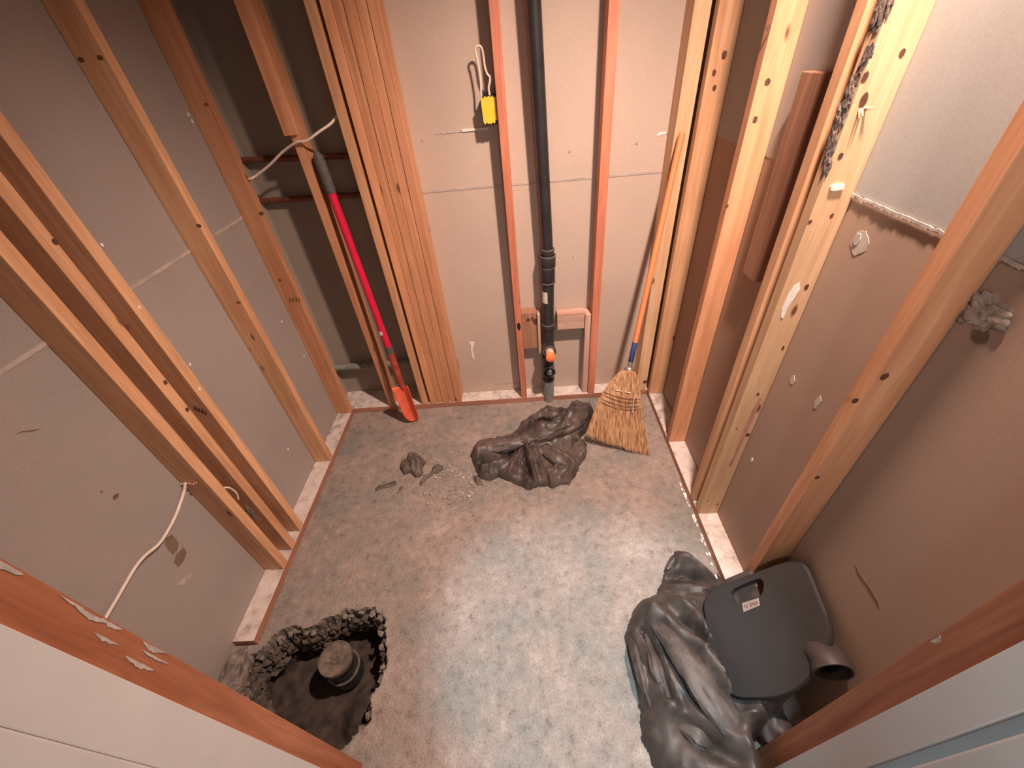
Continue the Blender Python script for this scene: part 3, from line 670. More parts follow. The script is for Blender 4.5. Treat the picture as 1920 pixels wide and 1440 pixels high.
tube_thing('white_cable', [Vector((-1.19, .925, .56)), atx((424, 914), -1.17), atx((436, 918), -1.165), atx((444, 926), -1.165), atx((447, 936), -1.17)], .0035, WIRE, 'short white cable end poking out between the triple left studs', 'cable', 8)
bm = bmesh.new(); rr = random.Random(5)
for k in range(18):
    z = 0.43-0.10*k/18; p = Vector((-1.172+0.02*rr.random(), .945+.014*rr.random(), z)); q = p+Vector((.012*rr.random(), .010-.02*rr.random(), -.02*rr.random()))
    add_tube(bm, [p, q], .0022, 5)
tag(bm_obj('wood_shavings', bm, PIPE_RIM, origin=(-1.16, .95, .33)), 'tuft of grey shavings caught between the triple left studs', 'shavings', kind='stuff')
bm = bmesh.new()
for k in range(5): add_tube(bm, [(-1.225+.012*k, .884, .668+.004*math.sin(k*2)), (-1.222+.013*k, .878, .676+.004*math.cos(k*3))], .002, 5)
child_on(sC3, bm, 'splintered_hole_edge', WIRE)

# ------------------------------------------------------------------ yellow wiring box with loop of white wire
yb = empty('electrical_box', (-0.09, 1.985, 1.51)); tag(yb, 'yellow plastic electrical box on the reddish stud with a white wire loop', 'electrical box')
bm = bmesh.new(); box_mm(bm, (-0.113, 1.956, 1.515), (-0.0545, 2.020, 1.612), .003); bm_obj('box_shell', bm, BLACK, yb)
bm = bmesh.new(); o3 = []
top = [(-.117, 1.606), (-.112, 1.611), (-.106, 1.603), (-.101, 1.612), (-.094, 1.607), (-.084, 1.611), (-.076, 1.607), (-.070, 1.611), (-.066, 1.602)]
bot = [(-.067, 1.522), (-.071, 1.518), (-.077, 1.524), (-.083, 1.517), (-.090, 1.520), (-.097, 1.518), (-.101, 1.525), (-.107, 1.517), (-.114, 1.524)]
add_slab(bm, [Vector((x, 1.953, z)) for x, z in top+bot], (0, -1, 0), .004); bm_obj('yellow_cover', bm, YELLOW, yb)
bm = bmesh.new(); box_mm(bm, (-.0662, 1.952, 1.528), (-.0546, 1.956, 1.606), .001); bm_obj('side_flange', bm, plain('amber_plastic', (0.62, 0.36, 0.03), .5), yb)
yw = lambda x, y: aty((860+x/6.857, 60+y/6.857), 1.965)
bm = bmesh.new(); add_tube(bm, smooth_path([yw(310, 900), yw(290, 820), yw(282, 640), yw(262, 480), yw(232, 320), yw(212, 250), yw(222, 200), yw(255, 180), yw(292, 200), yw(315, 290), yw(335, 440), yw(365, 535), yw(400, 580), yw(398, 650), yw(385, 720), yw(398, 810), yw(420, 890)]), .0042, 10)
bm_obj('wire_loop', bm, WIRE, yb, True)

# ------------------------------------------------------------------ shovel
tip = atz((779, 788), 0.006); gtop = aty((593, 285), 1.955)
ln = lambda t: tip.lerp(gtop, t)
def t_at(px):     # parameter along the shovel for a photo height
    best = 0; bd = 9e9
    for k in range(401):
        p = ln(k/400); q = ROT.transposed() @ (p-EYE); X = 960+F*q.x/-q.z; Y = 720-F*q.y/-q.z; d = abs(Y-px)
        if d < bd: bd = d; best = k/400
    return best
sh = empty('shovel', tip); tag(sh, 'narrow trenching shovel with orange blade and red handle leaning in the left bay', 'shovel')
tb, tc_, tk, th, tg = t_at(722), t_at(661), t_at(650), t_at(640), t_at(357)
d = (gtop-tip).normalized(); side = d.cross(Vector((0, 1, 0))).normalized(); side = -side if side.x < 0 else side; fn = d.cross(side).normalized(); fn = -fn if fn.y > 0 else fn
L_ = (ln(tb)-tip).length
# slight twist so the blade shows its inner face
bm = bmesh.new(); rings = []; NV = 22; NU = 16
for j in range(NV+1):
    t = j/NV; y = t*L_; wd = 0.043 if t > 0.30 else 0.043*math.sqrt(max(0.02, 1-((0.30-t)/0.30)**2)); wd *= 1+0.12*t
    row = []
    for i in range(NU+1):
        u = (i/NU)*2-1; bow = 0.030*(u*u)*(wd/0.045)
        top = y + (0.0 if t < 1 else 0.020*abs(u)**1.5)
        row.append(tip+d*top+side*(u*wd)+fn*(bow+0.004+0.010*t))
    rings.append([bm.verts.new(p) for p in row])
for a, b in zip(rings, rings[1:]):
    for i in range(NU): bm.faces.new((a[i], a[i+1], b[i+1], b[i]))
blade = bm_obj('blade', bm, SPADE, sh, True)
md = blade.modifiers.new('thick', 'SOLIDIFY'); md.thickness = 0.003
bm = bmesh.new(); add_tube(bm, [ln(tb)-d*0.05+fn*.006, ln(tb)+d*0.01+fn*.012, ln(tc_)], [.006, .017, .0205], 18); bm_obj('socket', bm, REDMETAL, sh, True)
bm = bmesh.new(); add_tube(bm, [ln(tc_), ln(tk)], .0215, 18); bm_obj('collar', bm, GRIP, sh, True)
bm = bmesh.new(); add_tube(bm, [ln(tk), ln(th), ln(tg)], [.019, .0185, .0185], 20); bm_obj('handle', bm, REDROD, sh, True)
bm = bmesh.new(); add_tube(bm, [ln(tg)-d*.01, ln(tg), ln(.97), ln(.99), ln(1.0)], [.020, .0225, .0235, .020, .010], 20); bm_obj('grip', bm, GRIP, sh, True)
bm = bmesh.new(); tlab = t_at(622); p = ln(tlab)+Vector((-.004, -.0192, 0)); add_box(bm, p, (.014, .0012, .022)); bm_obj('sticker', bm, LABELW, sh)

# ------------------------------------------------------------------ broom
bbot = Vector((0.485, 1.535, 0.0)); btop = aty((1279, 248), 1.916)
nk = aty((1181, 690), 1.655)
# keep the head straight with the handle
br = empty('broom', bbot); tag(br, 'corn broom with orange wooden handle leaning in the back right corner', 'broom')
bd = (btop-nk).normalized()
cb = lambda x, y: (1090+x*150/1029, 660+y*150/1029)
def bplane(p):   # broom head plane: through bottom edge and the neck
    P0 = atz((1176, 846), 0.004); n = (nk-P0).cross(Vector((0.97, -0.22, 0))).normalized()
    r = ray(p); return EYE+r*((P0-EYE).dot(n)/r.dot(n))
head_L = [(575, 225), (500, 245), (430, 310), (345, 410), (290, 500), (230, 600), (180, 720), (130, 900), (75, 1050)]
head_R = [(650, 225), (690, 260), (730, 320), (755, 410), (762, 500), (765, 600), (770, 720), (800, 900), (862, 1300)]
NR = len(head_L)
Lp = smooth_path([bplane(cb(*q)) for q in head_L], 4); Rp = smooth_path([bplane(cb(*q)) for q in head_R], 4)
P0 = atz((1176, 846), 0.004); pn = (nk-P0).cross(Vector((0.97, -0.22, 0))).normalized(); pn = -pn if pn.y > 0 else pn
bm = bmesh.new(); rings = []; NU = 40; nr = len(Lp)
for j, (a, b) in enumerate(zip(Lp, Rp)):
    t = j/(nr-1); thk = 0.020*(1-t)**0.6+0.022-0.010*t; ring = []
    for k in range(2*NU):
        ang = 2*math.pi*k/(2*NU); u = math.cos(ang); v = math.sin(ang)
        fl = 1+0.06*math.sin(k*2.6)+0.03*math.sin(k*5.3)
        ring.append(bm.verts.new((a+b)/2+(b-a)/2*u*0.985+pn*v*thk*fl*(0.5+0.5*abs(v))))
    rings.append(ring)
for a, b in zip(rings, rings[1:]):
    n = len(a)
    for k in range(n): bm.faces.new((a[k], a[(k+1) % n], b[(k+1) % n], b[k]))
bm.faces.new(rings[0]); bm.faces.new(rings[-1][::-1])
bm_obj('brush_body', bm, STRAW, br, True)
bm = bmesh.new(); rr = random.Random(11)
for k in range(760):
    u = rr.uniform(-1, 1); j0 = rr.uniform(0.02, 0.75) if rr.random() < 0.45 else rr.uniform(.45, .8); v = math.sqrt(max(0, 1-u*u)); fr = (1 if rr.random() < 0.72 else -1)
    pts = []
    for t in (j0, (j0+1)/2, 1.0):
        x = t*(nr-1); i = min(int(x), nr-2); f = x-i; a = Lp[i].lerp(Lp[i+1], f); b = Rp[i].lerp(Rp[i+1], f)
        thk = 0.020*(1-t)**0.6+0.022-0.010*t
        uu = u*(1.0+(0.03 if t == 1 else 0)) + rr.uniform(-.02, .02)*t
        pts.append((a+b)/2+(b-a)/2*uu+pn*(v*thk*0.98*fr+0.0015*fr))
    e = pts[2]-pts[1]; pts[2] = pts[2]+e.normalized()*rr.uniform(-.004, .022)
    if pts[2].z < 0.002:
        pts[2].z = 0.002
    add_tube(bm, pts, [.0011, .0011, .0007], 4, False)
st = bm_obj('bristles', bm, STRAW, br); st['kind'] = 'stuff'
# stitching rows
bm = bmesh.new()
for (yl, yr) in [(500, 590), (540, 635), (588, 685), (628, 722)]:
    xl = 285-(yl-500)*0.38; pts = []
    for k in range(25):
        t = k/24; x = xl+(758-xl)*t; y = yl+(yr-yl)*(1-(1-t)**1.6)+2*(k % 2)
        u = 2*t-1; pts.append(bplane(cb(x, y))+pn*(0.0335*math.sqrt(max(0.05, 1-u*u))+.001))
    add_tube(bm, pts, .0016, 5)
bm_obj('stitching', bm, STITCH, br)
bm = bmesh.new()
for a, b in [((440, 460), (525, 478)), ((560, 484), (635, 500))]:
    add_tube(bm, [bplane(cb(*a))+pn*.036, bplane(cb(*b))+pn*.036], .0018, 5)
add_tube(bm, smooth_path([bplane(cb(690, 520))+pn*.032, bplane(cb(670, 600))+pn*.035, bplane(cb(655, 740))+pn*.034]), .0015, 5)
bm_obj('binding_wire', bm, CHALKW, br)
nkc = bplane(cb(612, 228))
bm = bmesh.new(); add_lathe(bm, [(.010, -.006), (.024, -.004), (.025, .008), (.022, .014), (.012, .020)], nkc, bd, 20); bm_obj('wire_collar', bm, METAL, br, True)
bm = bmesh.new(); add_lathe(bm, [(.0135, .010), (.0125, .050), (.012, .052)], nkc, (btop-nkc), 18); bm_obj('ferrule', bm, METAL, br, True)
hd = (btop-nkc).normalized()
bm = bmesh.new(); add_lathe(bm, [(.012, .045), (.0135, .047), (.0135, .150), (.012, .152)], nkc, hd, 20); bm_obj('blue_sleeve', bm, BLUE, br, True)
HL = (btop-nkc).length
bm = bmesh.new(); add_lathe(bm, [(.0130, .0), (.0130, HL-.01-.148), (.0105, HL-.148), (0, HL-.146)], (0, 0, 0), (0, 0, 1), 20)
me = bpy.data.meshes.new('handle'); bmesh.ops.recalc_face_normals(bm, faces=bm.faces); bm.to_mesh(me); bm.free()
for p in me.polygons: p.use_smooth = True
ho = link('handle', me, W_BROOM, br); ho.location = nkc+hd*.148-bbot; ho.rotation_euler = hd.to_track_quat('Z', 'Y').to_euler()

# ------------------------------------------------------------------ crumpled sheets (draped relief meshes)
def pl_d(p, line):
    d = 9
    for a, b in zip(line, line[1:]): d = min(d, seg_d(p, a, b))
    return d
def drape(name, outline, base, folds, mat, step=0.006, edge=0.05, zcap=None, wr_amp=0.012, wr_s=14, seed=0, zoff=0.0):
    xs_ = [p.x for p in outline]; ys_ = [p.y for p in outline]; x0, x1, y0, y1 = min(xs_)-.02, max(xs_)+.02, min(ys_)-.02, max(ys_)+.02
    nx = int((x1-x0)/step)+1; ny = int((y1-y0)/step)+1; V = {}; bm = bmesh.new(); z_ = {}
    for j in range(ny):
        for i in range(nx):
            x = x0+i*step; y = y0+j*step; p = Vector((x+0.006*nz(x, y, 30, seed), y+0.006*nz(x, y, 30, seed+5)))
            d = poly_sd(p, outline)
            if d < -step*0.9: continue
            e = max(0, min(1, d/edge)); e = math.sqrt(e*(2-e))
            h = base(p)
            for line, hh, ww in folds:
                dd = pl_d(p, line)
                if dd < ww*3: h += hh*math.exp(-(dd/ww)**2)
            wv = 1-abs(noise.noise(Vector((x*wr_s+0.6*nz(x, y, 8, 2), y*wr_s*0.6+x*3, seed))))*2.2
            wv2 = 1-abs(noise.noise(Vector((x*wr_s*2.3, y*wr_s*2.0, seed+3))))*2.2
            h += wr_amp*wv+wr_amp*0.4*wv2
            z = max(0.002, h*e)
            if zcap is not None: z = min(z, zcap(p))
            V[i, j] = bm.verts.new((x, y, z+zoff))
    for (i, j) in list(V):
        q = [V.get((i, j)), V.get((i+1, j)), V.get((i+1, j+1)), V.get((i, j+1))]
        if all(q): bm.faces.new(q)
    # carry the rim down to the floor
    es = [e for e in bm.edges if e.is_boundary]
    r = bmesh.ops.extrude_edge_only(bm, edges=es)
    for v in r['geom']:
        if isinstance(v, bmesh.types.BMVert): v.co.z = 0.0015+zoff
    for _ in range(1):
        bmesh.ops.smooth_vert(bm, verts=bm.verts, factor=0.25, use_axis_x=True, use_axis_y=True, use_axis_z=True)
    return bm
def lobe(path, radii, seed, squash=0.6, rough=0.16, n=30, fine=0.07):
    """a puffed fold of sheet: noisy flattened tube closed at both ends"""
    P = smooth_path(path, 8); m = len(P); k_ = len(radii)-1; bm = bmesh.new(); rings = []
    for i, p in enumerate(P):
        t = i/(m-1)*k_; a = min(int(t), k_-1); f = t-a; r = radii[a]*(1-f)+radii[a+1]*f
        dd = (P[min(i+1, m-1)]-P[max(i-1, 0)]).normalized(); u = Vector((-dd.y, dd.x, 0)).normalized(); v = dd.cross(u); v = -v if v.z < 0 else v
        row = []
        for q in range(n):
            an = 2*math.pi*q/n; c_, s_ = math.cos(an), math.sin(an)
            w1 = 1-abs(noise.noise(Vector((c_*1.4+seed, s_*1.4, i*.10+seed))))*2; w2 = 1-abs(noise.noise(Vector((c_*3.2+seed, s_*3.2+i*.12, i*.16))))*2
            rr = r*(1+rough*w1+fine*w2)
            row.append(bm.verts.new(p+u*c_*rr+v*s_*rr*squash))
        rings.append(row)
    for a, b in zip(rings, rings[1:]):
        for q in range(n): bm.faces.new((a[q], a[(q+1) % n], b[(q+1) % n], b[q]))
    bm.faces.new(rings[0]); bm.faces.new(rings[-1][::-1])
    for v in bm.verts: v.co.z = max(v.co.z, .002)
    return bm
cA = lambda x, y: atz((860+x*.1458, 730+y*.1459), 0.045).to_2d()
outA = [cA(*q) for q in [(150, 800), (230, 740), (340, 655), (440, 640), (480, 555), (560, 545), (640, 535), (760, 450), (800, 370), (900, 310), (1060, 260), (1080, 200), (1130, 165), (1230, 180), (1400, 190), (1500, 160), (1640, 135), (1740, 220), (1755, 330), (1700, 430), (1570, 560), (1650, 650), (1640, 800), (1560, 900), (1540, 980), (1420, 1160), (1310, 1150), (1200, 1220), (1130, 1160), (960, 1200), (900, 1230), (640, 1120), (500, 1060), (400, 1110), (240, 1080), (200, 950)]]
fl = lambda pts, h, w_: ([cA(*q) for q in pts], h, w_)
foldsA = [fl([(250, 830), (500, 740), (760, 690), (960, 640)], .060, .045), fl([(960, 560), (1200, 560), (1450, 460), (1650, 290)], .085, .055),
          fl([(1080, 330), (1300, 380), (1420, 400)], .060, .035), fl([(950, 360), (960, 480), (960, 620)], .030, .018),
          fl([(820, 740), (760, 900), (650, 1090)], .035, .020), fl([(880, 760), (930, 950), (960, 1170)], .040, .018),
          fl([(980, 800), (1060, 980), (1180, 1190)], .040, .022), fl([(1120, 760), (1300, 850), (1480, 980)], .045, .026), fl([(1450, 640), (1420, 800), (1400, 860)], .030, .016),
          fl([(270, 1000), (420, 980), (560, 930)], .030, .022), fl([(1180, 1040), (1260, 980), (1330, 1020)], .018, .010), fl([(1350, 1110), (1430, 1060), (1500, 1000)], .022, .010),
          fl([(830, 790), (870, 960), (955, 1180)], -.045, .009), fl([(1050, 900), (1100, 1030), (1150, 1160)], -.035, .008), fl([(1480, 620), (1430, 740), (1390, 860)], -.035, .009),
          fl([(300, 920), (480, 890), (620, 840), (760, 780)], -.040, .014), fl([(1220, 440), (1300, 390), (1400, 260)], -.045, .010), fl([(1140, 400), (1200, 340), (1280, 260)], -.040, .010),
          fl([(1290, 520), (1350, 440), (1410, 300)], -.035, .010), fl([(1200, 740), (1330, 720), (1500, 620)], -.030, .014), fl([(560, 580), (700, 600), (760, 580)], -.030, .012), fl([(700, 1060), (760, 960), (790, 860)], -.03, .010),
          fl([(1100, 400), (1180, 480), (1300, 540)], .022, .010), fl([(1420, 300), (1470, 290), (1460, 420)], .030, .010)]
bm = drape('a', outA, lambda p: 0.030, foldsA, SHEET, 0.005, 0.04, wr_amp=.010, wr_s=10, seed=1)
o = bm_obj('plastic_sheet', bm, SHEET, origin=(0.02, 1.55, 0), smooth=True)
tag(o, 'crumpled dusty black plastic sheet heaped at the foot of the drain pipe', 'plastic sheet')
def LA(x, y, z): return atz((860+x*.1458, 730+y*.1459), z)
for pth, rad, sd_, sq in [([LA(215, 860, .03), LA(330, 760, .045), (LA(560, 720, .06)), LA(800, 660, .07), LA(1000, 600, .065)], [.028, .046, .040, .034, .030], 3, .75),
                          ([LA(940, 640, .05), LA(1120, 560, .07), LA(1330, 470, .08), LA(1540, 330, .08), LA(1660, 240, .06)], [.030, .044, .050, .052, .030], 8, .75),
                          ([LA(1480, 190, .05), LA(1570, 240, .06), LA(1650, 300, .055)], [.025, .035, .022], 5, .8),
                          ([LA(1120, 350, .09), LA(1230, 330, .11), LA(1330, 250, .10)], [.016, .024, .012], 12, .9),
                          ([LA(1200, 470, .10), LA(1300, 380, .12), LA(1390, 270, .11)], [.012, .020, .012], 15, .9),
                          ([LA(1330, 490, .10), LA(1420, 420, .11), LA(1450, 310, .10)], [.012, .018, .010], 19, .9),
                          ([LA(960, 370, .07), LA(1040, 330, .085), LA(1110, 330, .08)], [.014, .022, .012], 22, .8),
                          ([LA(760, 800, .04), LA(700, 950, .035), LA(640, 1090, .01)], [.014, .022, .012], 25, .8),
                          ([LA(900, 790, .05), LA(960, 960, .035), LA(985, 1130, .012)], [.014, .022, .016], 27, .8),
                          ([LA(1110, 800, .05), LA(1280, 900, .05), LA(1470, 990, .02)], [.018, .030, .014], 29, .7),
                          ([LA(1340, 1130, .012), LA(1430, 1060, .02), LA(1510, 990, .015)], [.010, .014, .008], 33, .8)]:
    bmf = lobe([Vector(p) for p in pth], rad, sd_, sq, .24, fine=.13); fo = bm_obj('fold', bmf, SHEET, o, smooth=True)
def tape_glint(px, r=.012):
    c = atz(px, .085); bm = bmesh.new(); add_box(bm, c, (.030, .010, .002)); return bm

# second sheet: a large heap under the pad on the right
cB = lambda x, y, z=0.08: atz((1160+x*.2987, 1010+y*.2986), z).to_2d()
PAD0 = atz((1322, 1125), .215); PAD1 = atx((1515, 1070), .795); PAD2 = atz((1405, 1308), .215)
pad_n = (PAD1-PAD0).cross(PAD2-PAD0).normalized(); pad_n = -pad_n if pad_n.z < 0 else pad_n
def on_pad(x, y):
    r = ray((1160+x*.2987, 1010+y*.2986)); return EYE+r*((PAD0-EYE).dot(pad_n)/r.dot(pad_n))
def capB(p):   # stay below the pad
    z = PAD0.z-(pad_n.x*(p.x-PAD0.x)+pad_n.y*(p.y-PAD0.y))/pad_n.z
    return max(0.01, z-0.035) if p.x > PAD0.x-0.02 and p.y > 0.30 else 9
outB = [cB(*q, 0.03) for q in [(365, 65), (300, 170), (275, 265), (245, 335), (135, 385), (95, 450), (40, 600), (75, 710), (125, 950), (155, 1250), (235, 1430)]]
outB += [Vector(p) for p in [(0.34, 0.15), (0.585, 0.12), (0.59, 0.25), (0.725, 0.30), (0.725, 0.60), (0.73, 0.80)]] + [cB(*q, 0.02) for q in [(620, 285), (520, 175), (450, 105)]]
fb = lambda pts, h, w_, z=.10: ([cB(*q, z) for q in pts], h, w_)
foldsB = [fb([(210, 480), (330, 620), (480, 760), (620, 960), (780, 1150), (860, 1290)], .055, .030), fb([(150, 440), (200, 700), (300, 980), (330, 1150)], .045, .030),
          fb([(80, 560), (110, 700), (150, 950)], .035, .020), fb([(330, 400), (450, 560), (530, 720)], .045, .022), fb([(300, 290), (420, 330), (540, 360)], .035, .018),
          fb([(330, 120), (450, 160), (600, 280)], .045, .022, .04), fb([(500, 880), (560, 1000), (640, 1130)], .018, .008), fb([(330, 1130), (520, 1200), (760, 1340)], .03, .03),
          fb([(160, 580), (230, 760), (310, 1000)], -.055, .012), fb([(370, 560), (470, 660), (540, 770)], -.045, .010), fb([(310, 240), (400, 230), (500, 260), (600, 310)], -.045, .014, .04),
          fb([(340, 1160), (500, 1260), (700, 1400)], -.05, .025), fb([(290, 380), (360, 410), (420, 420)], -.02, .008)]
def baseB(p):
    v = 0.085+0.10*max(0, min(1, (p.x-0.33)/0.22)); v *= max(0.30, min(1, (0.80-p.y)/0.18))
    if p.x > 0.575 and 0.33 < p.y < 0.66: v = max(v, min(.40, .12+2.2*(p.x-.575)))
    return v
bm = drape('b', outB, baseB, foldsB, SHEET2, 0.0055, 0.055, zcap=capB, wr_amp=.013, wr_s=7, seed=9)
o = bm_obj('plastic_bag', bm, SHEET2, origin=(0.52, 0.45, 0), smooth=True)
tag(o, 'large black plastic bag slumped by the right wall under the grey kneeling pad', 'plastic bag')
def LB(x, y, z): return atz((1160+x*.2987, 1010+y*.2986), z)
for pth, rad, sd_, sq in [([LB(150, 440, .10), LB(250, 540, .15), LB(400, 720, .175), LB(560, 960, .185), LB(720, 1180, .17), LB(840, 1320, .13)], [.006, .026, .036, .040, .034, .006], 41, .6),
                          ([LB(85, 540, .05), LB(115, 690, .075), LB(175, 900, .085), LB(230, 1130, .06)], [.006, .022, .022, .005], 44, .6),
                          ([LB(170, 600, .11), LB(240, 820, .13), LB(330, 1050, .11)], [.004, .018, .005], 53, .6),
                          ([LB(330, 480, .14), LB(430, 600, .16), LB(520, 740, .15)], [.005, .020, .005], 57, .6),
                          ([LB(290, 330, .10), LB(400, 370, .125), LB(510, 460, .13)], [.006, .026, .008], 47, .6),
                          ([LB(340, 1150, .10), LB(500, 1230, .12), LB(650, 1360, .10)], [.005, .030, .008], 59, .5),
                          ([LB(300, 190, .04), LB(370, 130, .05), LB(480, 180, .05), LB(600, 275, .03)], [.006, .018, .020, .006], 50, .7)]:
    bm_obj('fold', lobe([Vector(p) for p in pth], rad, sd_, sq, .26, fine=.14), SHEET2, o, smooth=True)

# kneeling pad
kp = empty('kneeling_pad', PAD0); tag(kp, 'dark grey foam kneeling pad with handle slot leaning on the right wall', 'kneeling pad')
def roundpts(pts, r=0.35, k=8):
    out = []; n = len(pts)
    for i in range(n):
        a, b, c = pts[i-1], pts[i], pts[(i+1) % n]; p = b.lerp(a, r); q = b.lerp(c, r)
        for j in range(k+1):
            t = j/k; out.append(p*(1-t)**2+b*2*t*(1-t)+q*t*t)
    return out
corners = [on_pad(*q) for q in [(505, 345), (1150, 95), (1370, 640), (1100, 1010), (640, 1010)]]
ol = []
rs = [0.20, 0.22, 0.30, 0.42, 0.34]
n = len(corners)
for i in range(n):
    a, b, c = corners[i-1], corners[i], corners[(i+1) % n]; p = b.lerp(a, rs[i]); q = b.lerp(c, rs[i])
    for j in range(9):
        t = j/8; ol.append(p*(1-t)**2+b*2*t*(1-t)+q*t*t)
slot = [on_pad(*q) for q in [(700, 345), (730, 310), (860, 255), (895, 255), (910, 285), (900, 345), (870, 368), (755, 402), (720, 398)]]
slot = [v for v in smooth_path(slot+[slot[0]], 3)][:-1]
bm = bmesh.new(); TH = 0.028
def loopv(pts, off): return [bm.verts.new(p+pad_n*off) for p in pts]
cen = sum(ol, Vector())/len(ol)
def inset(pts, k, c): return [c+(p-c)*k for p in pts]
for off, ins in ((0.0, 0.985),): pass
ot = loopv(inset(ol, 0.965, cen), 0.0); om = loopv(ol, -0.008); omb = loopv(ol, -TH+0.008); ob = loopv(inset(ol, 0.965, cen), -TH)
stp = loopv(slot, -0.001); sbt = loopv(slot, -TH)
def band(a, b):
    n = len(a)
    for k in range(n): bm.faces.new((a[k], a[(k+1) % n], b[(k+1) % n], b[k]))
band(ot, om); band(om, omb); band(omb, ob); band(stp, sbt)
def bridge_fill(a, b):
    ea = [bm.edges.get((a[k], a[(k+1) % len(a)])) for k in range(len(a))]; eb = [bm.edges.get((b[k], b[(k+1) % len(b)])) for k in range(len(b))]
    bmesh.ops.triangle_fill(bm, edges=[e for e in ea+eb if e], use_beauty=True)
bridge_fill(ot, stp); bridge_fill(ob, sbt)
pb = bm_obj('pad_body', bm, PAD, kp, True)
lb = [on_pad(*q)+pad_n*.0006 for q in [(775, 405), (880, 372), (888, 420), (785, 462)]]
bm = bmesh.new(); add_slab(bm, lb, pad_n, .0008); lo_ = bm_obj('pad_label', bm, plain('faded_label', (0.27, 0.22, 0.19), .7, amt=.2), kp)
bm = bmesh.new(); e1 = (lb[1]-lb[0]); e2 = (lb[3]-lb[0])
for k in range(7):
    u0 = .10+.12*k; a = lb[0]+e1*u0+e2*.28+pad_n*.0010; h_ = e2*(.42 if k % 2 else .30); wv_ = e1*.06
    if k == 2: continue
    add_slab(bm, [a, a+wv_, a+wv_+h_, a+h_], pad_n, .0004)
bm_obj('label_marks', bm, LABELTXT, lo_)

# rolled rubbery sleeve (boot-like opening) and pale lump beside the pad
def shell_tube(bm, pts, ra, n=28, wall=.006, sq=1.0):
    P = smooth_path(pts, 6); m = len(P); R = [ra[0]+(ra[1]-ra[0])*i/(m-1) for i in range(m)]
    for inner in (0, 1):
        rings = []; u = None
        for i, p in enumerate(P):
            dd = (P[min(i+1, m-1)]-P[max(i-1, 0)]).normalized()
            if u is None: u, v = frame_of(dd)
            else: u = (u-dd*u.dot(dd)).normalized(); v = dd.cross(u)
            r = R[i]-wall*inner
            rings.append([bm.verts.new(p+(u*math.cos(2*math.pi*k/n)+v*math.sin(2*math.pi*k/n)*sq)*r*(1+.05*math.sin(3*2*math.pi*k/n+i*.3))) for k in range(n)])
        for a, b in zip(rings, rings[1:]):
            for k in range(n): bm.faces.new((a[k], a[(k+1) % n], b[(k+1) % n], b[k]))
        if inner == 0: first = rings[0]
        else:
            for k in range(n): bm.faces.new((first[k], first[(k+1) % n], rings[0][(k+1) % n], rings[0][k]))
            bm.faces.new(rings[-1])
c0 = atx((1563, 1262), .764); bm = bmesh.new()
shell_tube(bm, [c0, c0+Vector((.004, .026, -.004)), c0+Vector((.006, .050, -.022)), c0+Vector((.0, .066, -.06)), Vector((c0.x-.03, c0.y+.06, .20)), Vector((c0.x-.070, c0.y+.04, .02))], (.050, .044), sq=.95)
o = bm_obj('rubber_boot', bm, PALEFOAM, origin=(c0.x-.03, c0.y+.07, 0), smooth=True)
tag(o, 'grey rubbery boot shaft with a dark open top beside the kneeling pad', 'boot')
c1 = atz((1448, 1360), .10); bm = bmesh.new(); rock(bm, c1, .062, 21, (0.8, 1.1, 0.8), 4, .22)
o = bm_obj('crumpled_glove', bm, PALEFOAM, origin=(c1.x, c1.y, c1.z-.05), smooth=True); tag(o, 'pale grey crumpled glove in front of the kneeling pad by the right jamb', 'glove')

# ------------------------------------------------------------------ scraps and gravel on the floor
cS = lambda x, y: atz((640+x*.15625, 800+y*.15625), 0.01).to_2d()
def scrap(pts, h, label, seed, folds=()):
    ol_ = [cS(*q) for q in pts]; c_ = sum(ol_, Vector((0, 0)))/len(ol_)
    bm = drape('s', ol_, lambda p: h, [([cS(*q) for q in f], hh, ww) for f, hh, ww in folds], SCRAP, .004, .02, wr_amp=.006, wr_s=30, seed=seed)
    o = bm_obj('plastic_scrap', bm, SCRAP, origin=(c_.x, c_.y, 0), smooth=True); tag(o, label, 'scrap')
scrap([(780, 400), (800, 340), (870, 310), (960, 360), (1020, 430), (970, 480), (975, 570), (900, 600), (820, 540), (760, 560), (700, 500), (720, 430)], .034, 'crumpled dark ball of plastic scrap on the floor left of the black sheet', 31,
      [([(790, 400), (880, 410), (870, 320)], -.018, .006), ([(800, 420), (840, 520)], -.015, .006), ([(900, 420), (960, 470)], .015, .010)])
scrap([(1100, 470), (1150, 435), (1210, 460), (1225, 495), (1160, 540), (1080, 580), (1020, 620), (945, 700), (935, 650), (1000, 580), (1070, 550)], .014, 'small torn dark strip of plastic right of the crumpled scrap ball', 37)
scrap([(400, 740), (450, 690), (560, 670), (640, 635), (650, 680), (560, 720), (470, 745), (410, 765)], .007, 'thin grey sliver of scrap lying left of the scrap ball', 41)
scrap([(650, 790), (690, 750), (710, 700), (728, 705), (722, 745), (690, 775)], .006, 'tiny dark curl of scrap below the crumpled scrap ball', 43)
scrap([(1575, 580), (1620, 590), (1660, 640), (1700, 690), (1640, 700), (1600, 650)], .012, 'small dark flake at the left foot of the black sheet', 47)
bm = bmesh.new(); rr = random.Random(17)
for k in range(420):
    gx_, gy_ = rr.gauss(0, 1), rr.gauss(0, 1); c_ = cS(1380+gx_*230, 640+gy_*170)
    s = rr.uniform(.0022, .0064) if rr.random() < .92 else rr.uniform(.006, .011)
    if poly_sd(c_, outA) > 0: continue
    rock(bm, (c_.x, c_.y, s*.4), s, k, (1, 1, .7), 1, .4)
tag(bm_obj('gravel', bm, PEB, origin=(-.4, 1.4, 0)), 'scatter of small grey gravel and crumbs left of the black sheet', 'gravel', kind='stuff')
bm = bmesh.new()
